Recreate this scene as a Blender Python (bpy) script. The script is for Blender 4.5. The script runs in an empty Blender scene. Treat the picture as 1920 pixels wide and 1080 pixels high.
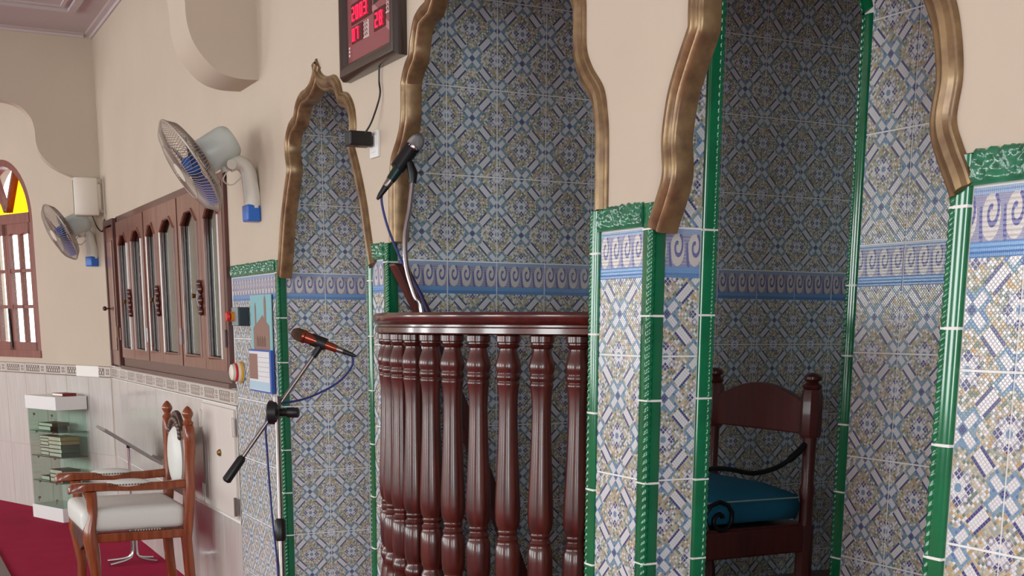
import bpy, bmesh, math, random
from mathutils import Vector, Matrix
random.seed(7)
PI = math.pi
scene = bpy.context.scene
COL = scene.collection
ZC = 1.587            # camera height; the tiled front wall is the plane y = 0, the room lies at y < 0

# ------------------------------------------------------------------ camera
cam_data = bpy.data.cameras.new('camera')
cam = bpy.data.objects.new('camera', cam_data)
COL.objects.link(cam)
yaw, pitch, roll = 1.1004, 0.2038, 0.0055
fw = Vector((-math.sin(yaw)*math.cos(pitch), math.cos(yaw)*math.cos(pitch), -math.sin(pitch)))
rt = Vector((math.cos(yaw), math.sin(yaw), 0))
up = rt.cross(fw)
r2 = rt*math.cos(roll) + up*math.sin(roll)
u2 = up*math.cos(roll) - rt*math.sin(roll)
M = Matrix((r2, u2, -fw)).transposed().to_4x4()
M.translation = Vector((0, -1.6483, ZC))
cam.matrix_world = M
cam_data.sensor_width = 36
cam_data.lens = 2313.9/1920*36
cam_data.shift_y = (1089.4-540)/1920
cam_data.clip_start = 0.05
scene.camera = cam

# ------------------------------------------------------------------ world, lights, exposure
world = bpy.data.worlds.new('sky')
scene.world = world
world.use_nodes = True
bg = world.node_tree.nodes['Background']
bg.inputs[0].default_value = (0.93, 0.97, 1.0, 1)
bg.inputs[1].default_value = 5.0
def area(name, loc, rot, sx, sy, power, color):
    l = bpy.data.lights.new(name, 'AREA')
    l.shape = 'RECTANGLE'; l.size = sx; l.size_y = sy; l.energy = power; l.color = color
    o = bpy.data.objects.new(name, l); COL.objects.link(o)
    o.location = loc; o.rotation_euler = rot
    return o
DAY = (0.93, 1.0, 0.985)
BACK_WIN = [-14.2, -11.0, -7.6, -4.4, -1.2]
RIGHT_WIN = [-2.3, -5.3]
for x in BACK_WIN:
    area('window_daylight', (x, -7.45, 1.9), (-PI/2+PI, 0, 0), 1.3, 1.9, 105, DAY)
for y in RIGHT_WIN:
    area('window_daylight', (2.95, y, 1.8), (0, PI/2, 0), 2.0, 1.3, 90, (0.86, 0.97, 1.0))
scene.view_settings.view_transform = 'Standard'
scene.view_settings.look = 'None'
scene.view_settings.exposure = -0.12
scene.view_settings.gamma = 1.0
scene.view_settings.use_curve_mapping = False
scene.cycles.use_denoising = True
scene.cycles.sample_clamp_indirect = 6.0
scene.cycles.max_bounces = 10
scene.cycles.diffuse_bounces = 5
scene.cycles.caustics_reflective = False
scene.cycles.caustics_refractive = False

# ------------------------------------------------------------------ helpers
def tag(o, label=None, cat=None, group=None, kind=None):
    if label: o['label'] = label
    if cat: o['category'] = cat
    if group: o['group'] = group
    if kind: o['kind'] = kind
    return o
def empty(name, loc=(0, 0, 0), rz=0, parent=None):
    o = bpy.data.objects.new(name, None); COL.objects.link(o)
    o.location = loc; o.rotation_euler = (0, 0, rz); o.empty_display_size = 0.1
    if parent: o.parent = parent
    return o
def link(name, mesh, parent=None, loc=None, rot=None):
    o = bpy.data.objects.new(name, mesh); COL.objects.link(o)
    if loc: o.location = loc
    if rot: o.rotation_euler = rot
    if parent: o.parent = parent
    return o
class MB:
    def __init__(s): s.v = []; s.f = []; s.m = []
    def add(s, vs, fs, mi=0):
        b = len(s.v); s.v += [tuple(v) for v in vs]
        for f in fs: s.f.append(tuple(b+i for i in f)); s.m.append(mi)
        return s
    def box(s, x0, x1, y0, y1, z0, z1, mi=0):
        return s.add([(x0,y0,z0),(x1,y0,z0),(x1,y1,z0),(x0,y1,z0),(x0,y0,z1),(x1,y0,z1),(x1,y1,z1),(x0,y1,z1)],
              [(0,3,2,1),(4,5,6,7),(0,1,5,4),(1,2,6,5),(2,3,7,6),(3,0,4,7)], mi)
    def prism(s, pts, a, b, axis='y', mi=0):
        # pts 2D outline; extruded from a to b along axis
        def P(p, t):
            if axis == 'y': return (p[0], t, p[1])
            if axis == 'x': return (t, p[0], p[1])
            return (p[0], p[1], t)
        n = len(pts)
        vs = [P(p, a) for p in pts]+[P(p, b) for p in pts]
        fs = [tuple(range(n)), tuple(range(2*n-1, n-1, -1))]
        fs += [(i, n+i, n+(i+1) % n, (i+1) % n) for i in range(n)]
        return s.add(vs, fs, mi)
    def lathe(s, prof, n=16, c=(0, 0), mi=0, sq=0):
        # prof: list of (r, z) from one end to the other about the z axis
        vs = []
        for r, z in prof:
            for k in range(n):
                a = 2*PI*k/n
                vs.append((c[0]+r*math.cos(a), c[1]+r*math.sin(a), z))
        fs = []
        for i in range(len(prof)-1):
            for k in range(n):
                fs.append((i*n+k, i*n+(k+1) % n, (i+1)*n+(k+1) % n, (i+1)*n+k))
        fs.append(tuple(range(n-1, -1, -1))); m = (len(prof)-1)*n
        fs.append(tuple(range(m, m+n)))
        return s.add(vs, fs, mi)
    def tube(s, path, r, n=8, mi=0):
        P = [Vector(p) for p in path]; N = len(P)
        rr = r if isinstance(r, (list, tuple)) else [r]*N
        vs = []
        ref = Vector((0.31, 0.17, 0.93)).normalized()
        for i, p in enumerate(P):
            t = (P[min(i+1, N-1)]-P[max(i-1, 0)]).normalized()
            a = ref-t*ref.dot(t)
            if a.length < 1e-3: a = Vector((1, 0, 0))-t*t.x
            a.normalize(); b = t.cross(a); ref = a
            for k in range(n):
                th = 2*PI*k/n
                vs.append(p+(a*math.cos(th)+b*math.sin(th))*rr[i])
        fs = []
        for i in range(N-1):
            for k in range(n):
                fs.append((i*n+k, i*n+(k+1) % n, (i+1)*n+(k+1) % n, (i+1)*n+k))
        fs.append(tuple(range(n-1, -1, -1))); fs.append(tuple(range((N-1)*n, N*n)))
        return s.add(vs, fs, mi)
    def ellipsoid(s, c, rx, ry, rz, n=16, m=10, mi=0):
        vs = []; fs = []
        for i in range(m+1):
            th = PI*i/m
            for k in range(n):
                a = 2*PI*k/n
                vs.append((c[0]+rx*math.sin(th)*math.cos(a), c[1]+ry*math.sin(th)*math.sin(a), c[2]+rz*math.cos(th)))
        for i in range(m):
            for k in range(n):
                fs.append((i*n+k, (i+1)*n+k, (i+1)*n+(k+1) % n, i*n+(k+1) % n))
        return s.add(vs, fs, mi)
    def mesh(s, name, mats, smooth=False, bevel=0, clean=True):
        me = bpy.data.meshes.new(name)
        me.from_pydata(s.v, [], s.f)
        for m in (mats if isinstance(mats, (list, tuple)) else [mats]): me.materials.append(m)
        for p, mi in zip(me.polygons, s.m): p.material_index = mi
        if clean:
            bm = bmesh.new(); bm.from_mesh(me)
            bmesh.ops.remove_doubles(bm, verts=bm.verts, dist=1e-5)
            bmesh.ops.recalc_face_normals(bm, faces=bm.faces)
            if bevel:
                es = [e for e in bm.edges if len(e.link_faces) == 2 and e.calc_face_angle(0) > 0.6]
                bmesh.ops.bevel(bm, geom=es, offset=bevel, segments=2, affect='EDGES', profile=0.5, clamp_overlap=True)
            bm.to_mesh(me); bm.free()
        if smooth:
            for p in me.polygons: p.use_smooth = True
            try: me.set_sharp_from_angle(angle=math.radians(smooth if smooth is not True else 45))
            except Exception: pass
        return me
    def build(s, name, mats, parent=None, loc=None, rot=None, smooth=False, bevel=0):
        return link(name, s.mesh(name, mats, smooth, bevel), parent, loc, rot)
def copy_tree(o, parent=None):
    c = o.copy(); COL.objects.link(c); c.parent = parent
    for ch in list(o.children): copy_tree(ch, c)
    return c
def catmull(pts, n=4, closed=False):
    out = []; N = len(pts)
    for i in range(N-1):
        p0 = Vector(pts[max(i-1, 0)]); p1 = Vector(pts[i]); p2 = Vector(pts[i+1]); p3 = Vector(pts[min(i+2, N-1)])
        for k in range(n):
            t = k/n
            out.append(0.5*((2*p1)+(p2-p0)*t+(2*p0-5*p1+4*p2-p3)*t*t+(3*p1-p0-3*p2+p3)*t**3))
    out.append(Vector(pts[-1]))
    return out

# ------------------------------------------------------------------ materials
class X:
    """a socket with arithmetic"""
    def __init__(s, nt, sock): s.nt = nt; s.k = sock
    def op(s, o, b=None, c=None, rev=False):
        n = s.nt.nodes.new('ShaderNodeMath'); n.operation = o
        args = [s, b, c] if not rev else [b, s, c]
        for i, a in enumerate(args):
            if a is None: continue
            if isinstance(a, X): s.nt.links.new(a.k, n.inputs[i])
            else: n.inputs[i].default_value = a
        return X(s.nt, n.outputs[0])
    def __add__(s, b): return s.op('ADD', b)
    def __sub__(s, b): return s.op('SUBTRACT', b)
    def __rsub__(s, b): return s.op('SUBTRACT', b, rev=True)
    def __mul__(s, b): return s.op('MULTIPLY', b)
    def __truediv__(s, b): return s.op('DIVIDE', b)
    __radd__ = __add__; __rmul__ = __mul__
    def lt(s, b): return s.op('LESS_THAN', b)
    def gt(s, b): return s.op('GREATER_THAN', b)
    def abs(s): return s.op('ABSOLUTE')
    def frac(s): return s.op('FRACT')
    def floor(s): return s.op('FLOOR')
    def min(s, b): return s.op('MINIMUM', b)
    def max(s, b): return s.op('MAXIMUM', b)
    def sqrt(s): return s.op('SQRT')
def new_mat(name):
    m = bpy.data.materials.new(name); m.use_nodes = True
    nt = m.node_tree; b = nt.nodes['Principled BSDF']
    return m, nt, b
def rgb(h, k=1.0):
    h = h.lstrip('#'); c = [int(h[i:i+2], 16)/255 for i in (0, 2, 4)]
    return tuple((x/12.92 if x <= 0.04045 else ((x+0.055)/1.055)**2.4)*k for x in c)+(1,)
def mix(nt, fac, a, b, blend='MIX'):
    n = nt.nodes.new('ShaderNodeMix'); n.data_type = 'RGBA'; n.blend_type = blend
    for s, v in ((n.inputs[0], fac), (n.inputs[6], a), (n.inputs[7], b)):
        if isinstance(v, X): nt.links.new(v.k, s)
        elif isinstance(v, bpy.types.NodeSocket): nt.links.new(v, s)
        else: s.default_value = v
    return n.outputs[2]
def simple(name, col, rough=0.5, metal=0, spec=0.5, coat=0, emit=None, es=1, bump=0, bscale=200, alpha=None, trans=0, var=0, vscale=8, ior=1.45):
    m, nt, b = new_mat(name)
    c = rgb(col) if isinstance(col, str) else col
    b.inputs['Base Color'].default_value = c
    b.inputs['Roughness'].default_value = rough
    b.inputs['Metallic'].default_value = metal
    b.inputs['Specular IOR Level'].default_value = spec
    b.inputs['Coat Weight'].default_value = coat
    b.inputs['Coat Roughness'].default_value = 0.08
    b.inputs['Transmission Weight'].default_value = trans
    b.inputs['IOR'].default_value = ior
    if emit: b.inputs['Emission Color'].default_value = rgb(emit); b.inputs['Emission Strength'].default_value = es
    tc = nt.nodes.new('ShaderNodeTexCoord')
    if var:
        n = nt.nodes.new('ShaderNodeTexNoise'); n.inputs['Scale'].default_value = vscale; n.inputs['Detail'].default_value = 5
        nt.links.new(tc.outputs['Object'], n.inputs['Vector'])
        f = X(nt, n.outputs[0]).op('MULTIPLY_ADD', 2.2, -0.6).max(0.0).min(1.0)
        out = mix(nt, f, tuple(x*(1-var) for x in c[:3])+(1,), tuple(min(1, x*(1+var)) for x in c[:3])+(1,))
        nt.links.new(out, b.inputs['Base Color'])
    if bump:
        n = nt.nodes.new('ShaderNodeTexNoise'); n.inputs['Scale'].default_value = bscale; n.inputs['Detail'].default_value = 4
        nt.links.new(tc.outputs['Object'], n.inputs['Vector'])
        bn = nt.nodes.new('ShaderNodeBump'); bn.inputs['Strength'].default_value = bump; bn.inputs['Distance'].default_value = 0.01
        nt.links.new(n.outputs[0], bn.inputs['Height']); nt.links.new(bn.outputs[0], b.inputs['Normal'])
    return m
def wood(name, dark, light, rough=0.3, coat=0.4, scale=3, axis='Z', stretch=14):
    m, nt, b = new_mat(name)
    tc = nt.nodes.new('ShaderNodeTexCoord'); mp = nt.nodes.new('ShaderNodeMapping')
    sc = [stretch]*3; sc['XYZ'.index(axis)] = 1.2
    mp.inputs['Scale'].default_value = sc
    nt.links.new(tc.outputs['Object'], mp.inputs['Vector'])
    n = nt.nodes.new('ShaderNodeTexNoise'); n.inputs['Scale'].default_value = scale; n.inputs['Detail'].default_value = 6; n.inputs['Distortion'].default_value = 0.4
    nt.links.new(mp.outputs[0], n.inputs['Vector'])
    f = X(nt, n.outputs[0]).op('MULTIPLY_ADD', 2.4, -0.7).max(0.0).min(1.0)
    nt.links.new(mix(nt, f, rgb(dark), rgb(light)), b.inputs['Base Color'])
    b.inputs['Roughness'].default_value = rough; b.inputs['Coat Weight'].default_value = coat; b.inputs['Coat Roughness'].default_value = 0.1
    return m
def mosaic(name, border=False):
    m, nt, b = new_mat(name)
    uvn = nt.nodes.new('ShaderNodeUVMap'); uvn.uv_map = 'pattern'
    sp = nt.nodes.new('ShaderNodeSeparateXYZ'); nt.links.new(uvn.outputs[0], sp.inputs[0])
    u = X(nt, sp.outputs[0]); v = X(nt, sp.outputs[1])
    P = u+v+40.0; Q = u-v+40.0
    p = P.frac()*22-11; q = Q.frac()*22-11
    x = p.abs(); y = q.abs()
    lo = x.min(y); hi = x.max(y)
    NAVY = rgb('#41457f'); BLUE = rgb('#6b94b4'); WHITE = rgb('#dee1e3'); CREAM = rgb('#c2bba0'); OCHRE = rgb('#bd9e6c'); SAGE = rgb('#6f8376'); PALE = rgb('#9da79d')
    # one random number for each tessera
    ip = (P*22+0.5).floor(); iq = (Q*22+0.5).floor()
    cv = nt.nodes.new('ShaderNodeCombineXYZ'); nt.links.new(ip.k, cv.inputs[0]); nt.links.new(iq.k, cv.inputs[1])
    wn = nt.nodes.new('ShaderNodeTexWhiteNoise'); wn.noise_dimensions = '2D'; nt.links.new(cv.outputs[0], wn.inputs['Vector'])
    rnd = X(nt, wn.outputs['Value'])
    col = mix(nt, rnd.gt(0.28), CREAM, WHITE)
    col = mix(nt, rnd.gt(0.52), col, SAGE)
    col = mix(nt, rnd.gt(0.68), col, OCHRE)
    col = mix(nt, rnd.gt(0.80), col, PALE)
    # rosette
    X1 = 11.0-x; Y1 = 11.0-y
    r = (X1*X1+Y1*Y1).sqrt()
    a2 = X1.max(Y1); a1 = X1.min(Y1)
    col = mix(nt, r.lt(4.4), col, WHITE)
    # navy lozenges on the axes, fine outlined squares on the diagonals
    nav = a1.gt(1.45)*a2.lt(3.9)
    cross = (X1-2.67).abs().min((Y1-2.67).abs()).lt(0.14)
    col = mix(nt, nav, col, NAVY); col = mix(nt, nav*cross*0.7, col, WHITE)
    sqr = a1.lt(1.15)*a2.gt(3.0)*a2.lt(5.3)
    inner = (a1/0.85+((a2-4.15)/0.85).abs()).lt(1.0)
    col = mix(nt, sqr*0.6, col, NAVY); col = mix(nt, inner, col, WHITE)
    col = mix(nt, r.lt(1.25), col, BLUE)
    # crossing of bars
    blue = ((lo.lt(2.6)*hi.lt(6.8)).max((lo+hi).lt(6.6)))
    col = mix(nt, blue, col, BLUE)
    col = mix(nt, blue*rnd.lt(0.35), col, rgb('#7d9fae')); bluebits = blue*rnd.gt(0.86)*lo.gt(1.5)
    col = mix(nt, bluebits, col, rgb('#5576b0'))
    arm = lo.lt(1.3)*hi.gt(1.6)*hi.lt(5.8)
    col = mix(nt, arm, col, WHITE)
    col = mix(nt, hi.lt(1.1), col, NAVY)
    barz = hi.gt(7.4)*lo.lt(2.5)
    bar = barz*lo.lt(1.5)
    col = mix(nt, barz, col, NAVY); col = mix(nt, bar, col, WHITE)
    # gaps between the tesserae
    gp = ((P*22+0.5).frac()-0.5).abs(); gq = ((Q*22+0.5).frac()-0.5).abs()
    g = gp.max(gq)
    gap = g.gt(0.42)
    col = mix(nt, gap*0.6, col, rgb('#b4b9b8'))
    height = 1.0-(g-0.30).max(0.0)*5.0
    if border:
        bb = (v-0.925)/0.575
        isb = bb.gt(0.0)
        a = (u*4.0+80.0).frac()-0.5
        z = (bb-0.22)/0.66
        LAV = rgb('#9397b8'); DOT = rgb('#63669c'); CRM = rgb('#c9c7c2')
        cell = ((u*64.0+640.0).frac()-0.5).abs().max(((bb*14.0+7.0).frac()-0.5).abs())
        c2 = mix(nt, cell.gt(0.40), DOT, CRM); c2 = mix(nt, 0.35, c2, LAV)
        ell = ((a/0.40)*(a/0.40)+((z-0.52)/0.50)*((z-0.52)/0.50)).lt(1.0)
        c2 = mix(nt, ell, c2, CRM)
        dx = a-0.02; dz = (z-0.62)*0.78
        rr = (dx*dx+dz*dz).sqrt()
        th = dz.op('ARCTAN2', dx)/(2*PI)+0.5
        sp_r = 0.07+(th+0.30).frac()*0.24
        spir = (rr-sp_r).abs().lt(0.052)
        c2 = mix(nt, spir*rr.lt(0.36), c2, DOT)
        tail = (a+0.36+(z*0.16)).abs().lt(0.07)*z.lt(0.75)
        c2 = mix(nt, tail, c2, DOT)
        dash = ((u*48.0+480.0).frac()).lt(0.18)
        c2 = mix(nt, z.gt(1.0), c2, rgb('#7d9fca')); c2 = mix(nt, z.gt(1.0)*dash, c2, CRM)
        c2 = mix(nt, z.lt(0.0), c2, rgb('#5b93cb')); c2 = mix(nt, bb.lt(0.10), c2, rgb('#3f7ab8'))
        c2 = mix(nt, z.lt(0.0)*dash*0.4, c2, CRM)
        col = mix(nt, isb, col, c2)
        height = height*(1.0-isb)+isb*(1.0-(cell-0.3).max(0.0)*4.0)
    nt.links.new(col, b.inputs['Base Color'])
    bn = nt.nodes.new('ShaderNodeBump'); bn.inputs['Strength'].default_value = 0.6; bn.inputs['Distance'].default_value = 0.0014
    nt.links.new(height.k, bn.inputs['Height']); nt.links.new(bn.outputs[0], b.inputs['Normal'])
    b.inputs['Roughness'].default_value = 0.2
    b.inputs['Specular IOR Level'].default_value = 0.55
    return m
def marble():
    m, nt, b = new_mat('pale_marble_tile')
    tc = nt.nodes.new('ShaderNodeTexCoord'); mp = nt.nodes.new('ShaderNodeMapping'); mp.inputs['Scale'].default_value = (14, 14, 1.0)
    nt.links.new(tc.outputs['Object'], mp.inputs['Vector'])
    n = nt.nodes.new('ShaderNodeTexNoise'); n.inputs['Scale'].default_value = 3; n.inputs['Detail'].default_value = 5
    nt.links.new(mp.outputs[0], n.inputs['Vector'])
    nt.links.new(mix(nt, X(nt, n.outputs[0]), rgb('#b9b4ad'), rgb('#d6d4d0')), b.inputs['Base Color'])
    b.inputs['Roughness'].default_value = 0.12
    return m
def band_mat():
    m, nt, b = new_mat('grey_relief_band')
    uvn = nt.nodes.new('ShaderNodeUVMap'); uvn.uv_map = 'pattern'
    sp = nt.nodes.new('ShaderNodeSeparateXYZ'); nt.links.new(uvn.outputs[0], sp.inputs[0])
    u = X(nt, sp.outputs[0]); v = X(nt, sp.outputs[1])     # u in 0..1 along the tile, v in 0..1 up
    inz = (v-0.5).abs().lt(0.30)
    au = u-0.40
    motif = au.abs().lt(0.33)*inz
    k = (u*9.0+v*1.6).frac(); k2 = (u*9.0-v*1.6+0.3).frac()
    lines = k.lt(0.34).op('MAXIMUM', k2.lt(0.34))
    edge = au.abs().gt(0.29).op('MAXIMUM', (v-0.5).abs().gt(0.25))*motif
    sq = ((u-0.88).abs().lt(0.065))*(((v-0.36).abs().lt(0.10)).op('MAXIMUM', (v-0.64).abs().lt(0.10)))
    sqi = ((u-0.88).abs().lt(0.03))*(((v-0.36).abs().lt(0.045)).op('MAXIMUM', (v-0.64).abs().lt(0.045)))
    fac = (motif*lines).op('MAXIMUM', edge).op('MAXIMUM', sq)-sqi
    col = mix(nt, fac.max(0.0), rgb('#c9c4bc'), rgb('#79706b'))
    col = mix(nt, v.lt(0.07), col, rgb('#5f5a58')); col = mix(nt, v.gt(0.94), col, rgb('#77706a'))
    nt.links.new(col, b.inputs['Base Color'])
    b.inputs['Roughness'].default_value = 0.15
    bn = nt.nodes.new('ShaderNodeBump'); bn.inputs['Strength'].default_value = 0.4; bn.inputs['Distance'].default_value = 0.002; bn.invert = True
    nt.links.new(fac.k, bn.inputs['Height']); nt.links.new(bn.outputs[0], b.inputs['Normal'])
    return m
def carpet():
    m, nt, b = new_mat('crimson_carpet')
    tc = nt.nodes.new('ShaderNodeTexCoord')
    n = nt.nodes.new('ShaderNodeTexNoise'); n.inputs['Scale'].default_value = 3.5; n.inputs['Detail'].default_value = 8
    n2 = nt.nodes.new('ShaderNodeTexNoise'); n2.inputs['Scale'].default_value = 300
    for k in (n, n2): nt.links.new(tc.outputs['Object'], k.inputs['Vector'])
    f = (X(nt, n.outputs[0])*0.7+X(nt, n2.outputs[0])*0.3)
    nt.links.new(mix(nt, f, rgb('#8c1636'), rgb('#b42c50')), b.inputs['Base Color'])
    b.inputs['Roughness'].default_value = 0.95; b.inputs['Specular IOR Level'].default_value = 0.1
    bn = nt.nodes.new('ShaderNodeBump'); bn.inputs['Strength'].default_value = 0.5; bn.inputs['Distance'].default_value = 0.006
    nt.links.new(n2.outputs[0], bn.inputs['Height']); nt.links.new(bn.outputs[0], b.inputs['Normal'])
    return m
def gold():
    m, nt, b = new_mat('worn_gold_paint')
    tc = nt.nodes.new('ShaderNodeTexCoord')
    n = nt.nodes.new('ShaderNodeTexNoise'); n.inputs['Scale'].default_value = 22; n.inputs['Detail'].default_value = 6
    nt.links.new(tc.outputs['Object'], n.inputs['Vector'])
    f = X(nt, n.outputs[0]).op('MULTIPLY_ADD', 2.6, -0.8).max(0.0).min(1.0)
    nt.links.new(mix(nt, f, rgb('#6a523c'), rgb('#937a56')), b.inputs['Base Color'])
    b.inputs['Metallic'].default_value = 0.45; b.inputs['Roughness'].default_value = 0.33
    bn = nt.nodes.new('ShaderNodeBump'); bn.inputs['Strength'].default_value = 0.25; bn.inputs['Distance'].default_value = 0.004
    nt.links.new(n.outputs[0], bn.inputs['Height']); nt.links.new(bn.outputs[0], b.inputs['Normal'])
    return m
MAT = dict(
    plaster=simple('cream_plaster', '#c2b6a4', 0.75, spec=0.25, bump=0.06, bscale=14, var=0.03, vscale=2.5),
    ceiling=simple('ceiling_paint', '#bdb5b6', 0.7, spec=0.2),
    grout=simple('white_grout', '#e6e7e3', 0.8, spec=0.2),
    mosaic=mosaic('mosaic_print_tile'), border=mosaic('scroll_border_tile', True),
    marble=marble(), band=band_mat(), carpet=carpet(), gold=gold(),
    reflection_white=simple('painted_reflection_white', '#f2f4ee', 0.08),  # window reflection on the far band, painted as plain white glaze
    green=simple('green_glaze', '#0b6b43', 0.14, var=0.25, vscale=9, coat=0.3),
    cap_green=simple('green_relief_glaze', '#2a6e50', 0.2, var=0.3, vscale=25, coat=0.3),
    red_wood=wood('dark_red_varnish', '#35120e', '#58241a', 0.3, 0.35, 3),
    red_wood_h=wood('dark_red_varnish_rail', '#36110e', '#542018', 0.25, 0.5, 3, 'X'),
    dim_wood=wood('dull_red_wood', '#3d1512', '#57201a', 0.4, 0.2, 3),
    chair_wood=wood('orange_brown_varnish', '#74331c', '#97512c', 0.25, 0.5, 3),
    carved=wood('carved_walnut', '#36241d', '#553a30', 0.45, 0.2, 5, 'Z', 6),
    cab_wood=wood('brown_red_varnish', '#5b3229', '#83503f', 0.28, 0.4, 3),
    cab_dark=wood('dark_brown_wood', '#3c1c18', '#5a2b24', 0.35, 0.3, 3),
    sill=simple('brown_sill_paint', '#6b544b', 0.45),
    leather=simple('white_leatherette', '#d9dcd6', 0.45, bump=0.15, bscale=40),
    nail=simple('antique_nail_trim', '#6e6450', 0.4, 0.6),
    teal=simple('teal_cushion_cloth', '#0b5f7c', 0.85, bump=0.3, bscale=300),
    piping=simple('pale_piping', '#8fa9a6', 0.8),
    iron=simple('black_wrought_iron', '#15161a', 0.4, 0.3),
    chrome=simple('brushed_chrome', '#c9c9cc', 0.18, 1.0),
    steel=simple('grey_tube', '#8b8380', 0.3, 0.9),
    copper=simple('copper_lacquer', '#8e4634', 0.22, 0.75),
    black=simple('black_plastic', '#17181a', 0.4),
    dkgreen=simple('dark_green_body', '#14302c', 0.35, 0.2),
    grille=simple('silver_mesh', '#a6a7a8', 0.35, 0.9, bump=0.6, bscale=900),
    brown_grille=simple('bronze_mesh', '#57402f', 0.4, 0.7, bump=0.6, bscale=900),
    cable=simple('blue_cable', '#28306e', 0.5),
    fan_white=simple('ivory_plastic', '#d2d0c4', 0.4),
    fan_grey=simple('fan_motor_shell', '#c2ccc7', 0.35),
    fan_wire=simple('fan_guard_wire', '#a59a8d', 0.4, 0.2),
    fan_blade=simple('slate_blue_blade', '#55659a', 0.25, alpha=None),
    fan_blue=simple('blue_plastic', '#2c68c0', 0.3),
    white_panel=simple('white_laminate', '#e3e6e4', 0.35),
    hatch=simple('hatch_paint', '#d3cdc5', 0.45),
    paper=simple('page_block', '#efebe0', 0.85, bump=0.3, bscale=250),
    cover_dark=simple('dark_book_cover', '#2c2a22', 0.5), cover_brown=simple('brown_book_cover', '#5d4328', 0.5),
    cover_green=simple('green_book_cover', '#33472f', 0.5), cover_tan=simple('tan_book_cover', '#a07b46', 0.5), cover_red=simple('dark_red_book_cover', '#7c2524', 0.5),
    window_wood=wood('window_red_brown', '#6d382f', '#8a4e41', 0.4, 0.2, 3),
    frame_dark=simple('dark_picture_frame', '#33261f', 0.3, coat=0.3),
    clock_face=simple('maroon_clock_face', '#8f5556', 0.18),
    clock_dark=simple('dark_display_window', '#4a1218', 0.2),
    led=simple('red_led', '#ff1e46', 0.4, emit='#ff2148', es=1.6),
    print_white=simple('white_print', '#d8cdc8', 0.4),
    print_pink=simple('pink_print', '#a8797a', 0.4),
    red_plastic=simple('red_plastic', '#c3282a', 0.35), orange_plastic=simple('orange_plastic', '#e08a1f', 0.35),
    yellow_plastic=simple('yellow_plastic', '#e0a726', 0.4),
    grey_box=simple('grey_box_plastic', '#7e8a8c', 0.4), slate=simple('slate_box_plastic', '#2b363d', 0.4),
    cream_plastic=simple('cream_plastic', '#d8d2c4', 0.45),
    mat_grey=simple('grey_woven_mat', '#857874', 0.9, bump=0.6, bscale=120),
    desk_grey=simple('grey_desk_board', '#8f8b88', 0.4, 0.2),
    cab_inside=simple('pale_green_cupboard_lining', '#9aa59c', 0.7),
    brass=simple('old_brass', '#8a6a34', 0.35, 0.8),
    calendar=simple('calendar_paper', '#d7dade', 0.5), cal_blue=simple('calendar_blue_backing', '#2d55a8', 0.5),
    cal_sky=simple('calendar_turquoise_sky', '#7db4ba', 0.5), cal_build=simple('calendar_building_print', '#8a6a5c', 0.55),
    cal_bldk=simple('calendar_brown_print', '#6a4b40', 0.55), cal_line=simple('calendar_ruling', '#b9b3ae', 0.5), cal_ltblue=simple('calendar_pale_blue_strip', '#a9c9d8', 0.5),
)
def glass(name, tint, rough=0.02, alpha_mix=0.85):
    m, nt, b = new_mat(name)
    nt.nodes.remove(b)
    out = nt.nodes['Material Output']
    tr = nt.nodes.new('ShaderNodeBsdfTransparent'); tr.inputs[0].default_value = rgb(tint)
    gl = nt.nodes.new('ShaderNodeBsdfGlossy'); gl.inputs['Roughness'].default_value = rough
    fr = nt.nodes.new('ShaderNodeLayerWeight'); fr.inputs[0].default_value = 0.5
    mx = nt.nodes.new('ShaderNodeMixShader')
    f = X(nt, fr.outputs['Facing']).op('POWER', 4.0)*0.9+0.05
    nt.links.new(f.k, mx.inputs[0]); nt.links.new(tr.outputs[0], mx.inputs[1]); nt.links.new(gl.outputs[0], mx.inputs[2])
    nt.links.new(mx.outputs[0], out.inputs[0])
    return m
MAT['pane'] = glass('clear_pane', '#f2f6f4')
MAT['cab_glass'] = glass('cupboard_glass', '#d5dcd7')
MAT['green_glass'] = glass('green_edged_glass', '#eef8f3')
MAT['shelf_glass'] = glass('green_shelf_glass', '#b9decd')
MAT['yellow_glass'] = glass('yellow_stained_glass', '#ffd21a')

# ------------------------------------------------------------------ setting: floor, ceiling, walls
E_FAR = Vector((-0.9302, -0.3671, 0)); N_FAR = Vector((0.3671, -0.9302, 0)); O_FAR = Vector((-10.25, 0, 0))
def far(t, off, z): 
    p = O_FAR+E_FAR*t+N_FAR*off
    return (p.x, p.y, z)
FAR_ROT = math.atan2(E_FAR.y, E_FAR.x)     # local +x runs along the wall away from the corner, local +y is then -N
floor = MB().prism([(-17.3, -8.2), (3.2, -8.2), (3.2, 2.6), (-17.3, 2.6)], -0.12, 0, 'z').build('floor', MAT['carpet'])
tag(floor, 'crimson carpet covering the hall floor', kind='structure')
CEIL = 3.70
c = MB().box(-17.3, 3.2, -8.2, 0.35, CEIL, CEIL+0.12).build('ceiling', MAT['ceiling'])
tag(c, 'pale lilac plaster ceiling with moulded cornice', kind='structure')
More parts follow.
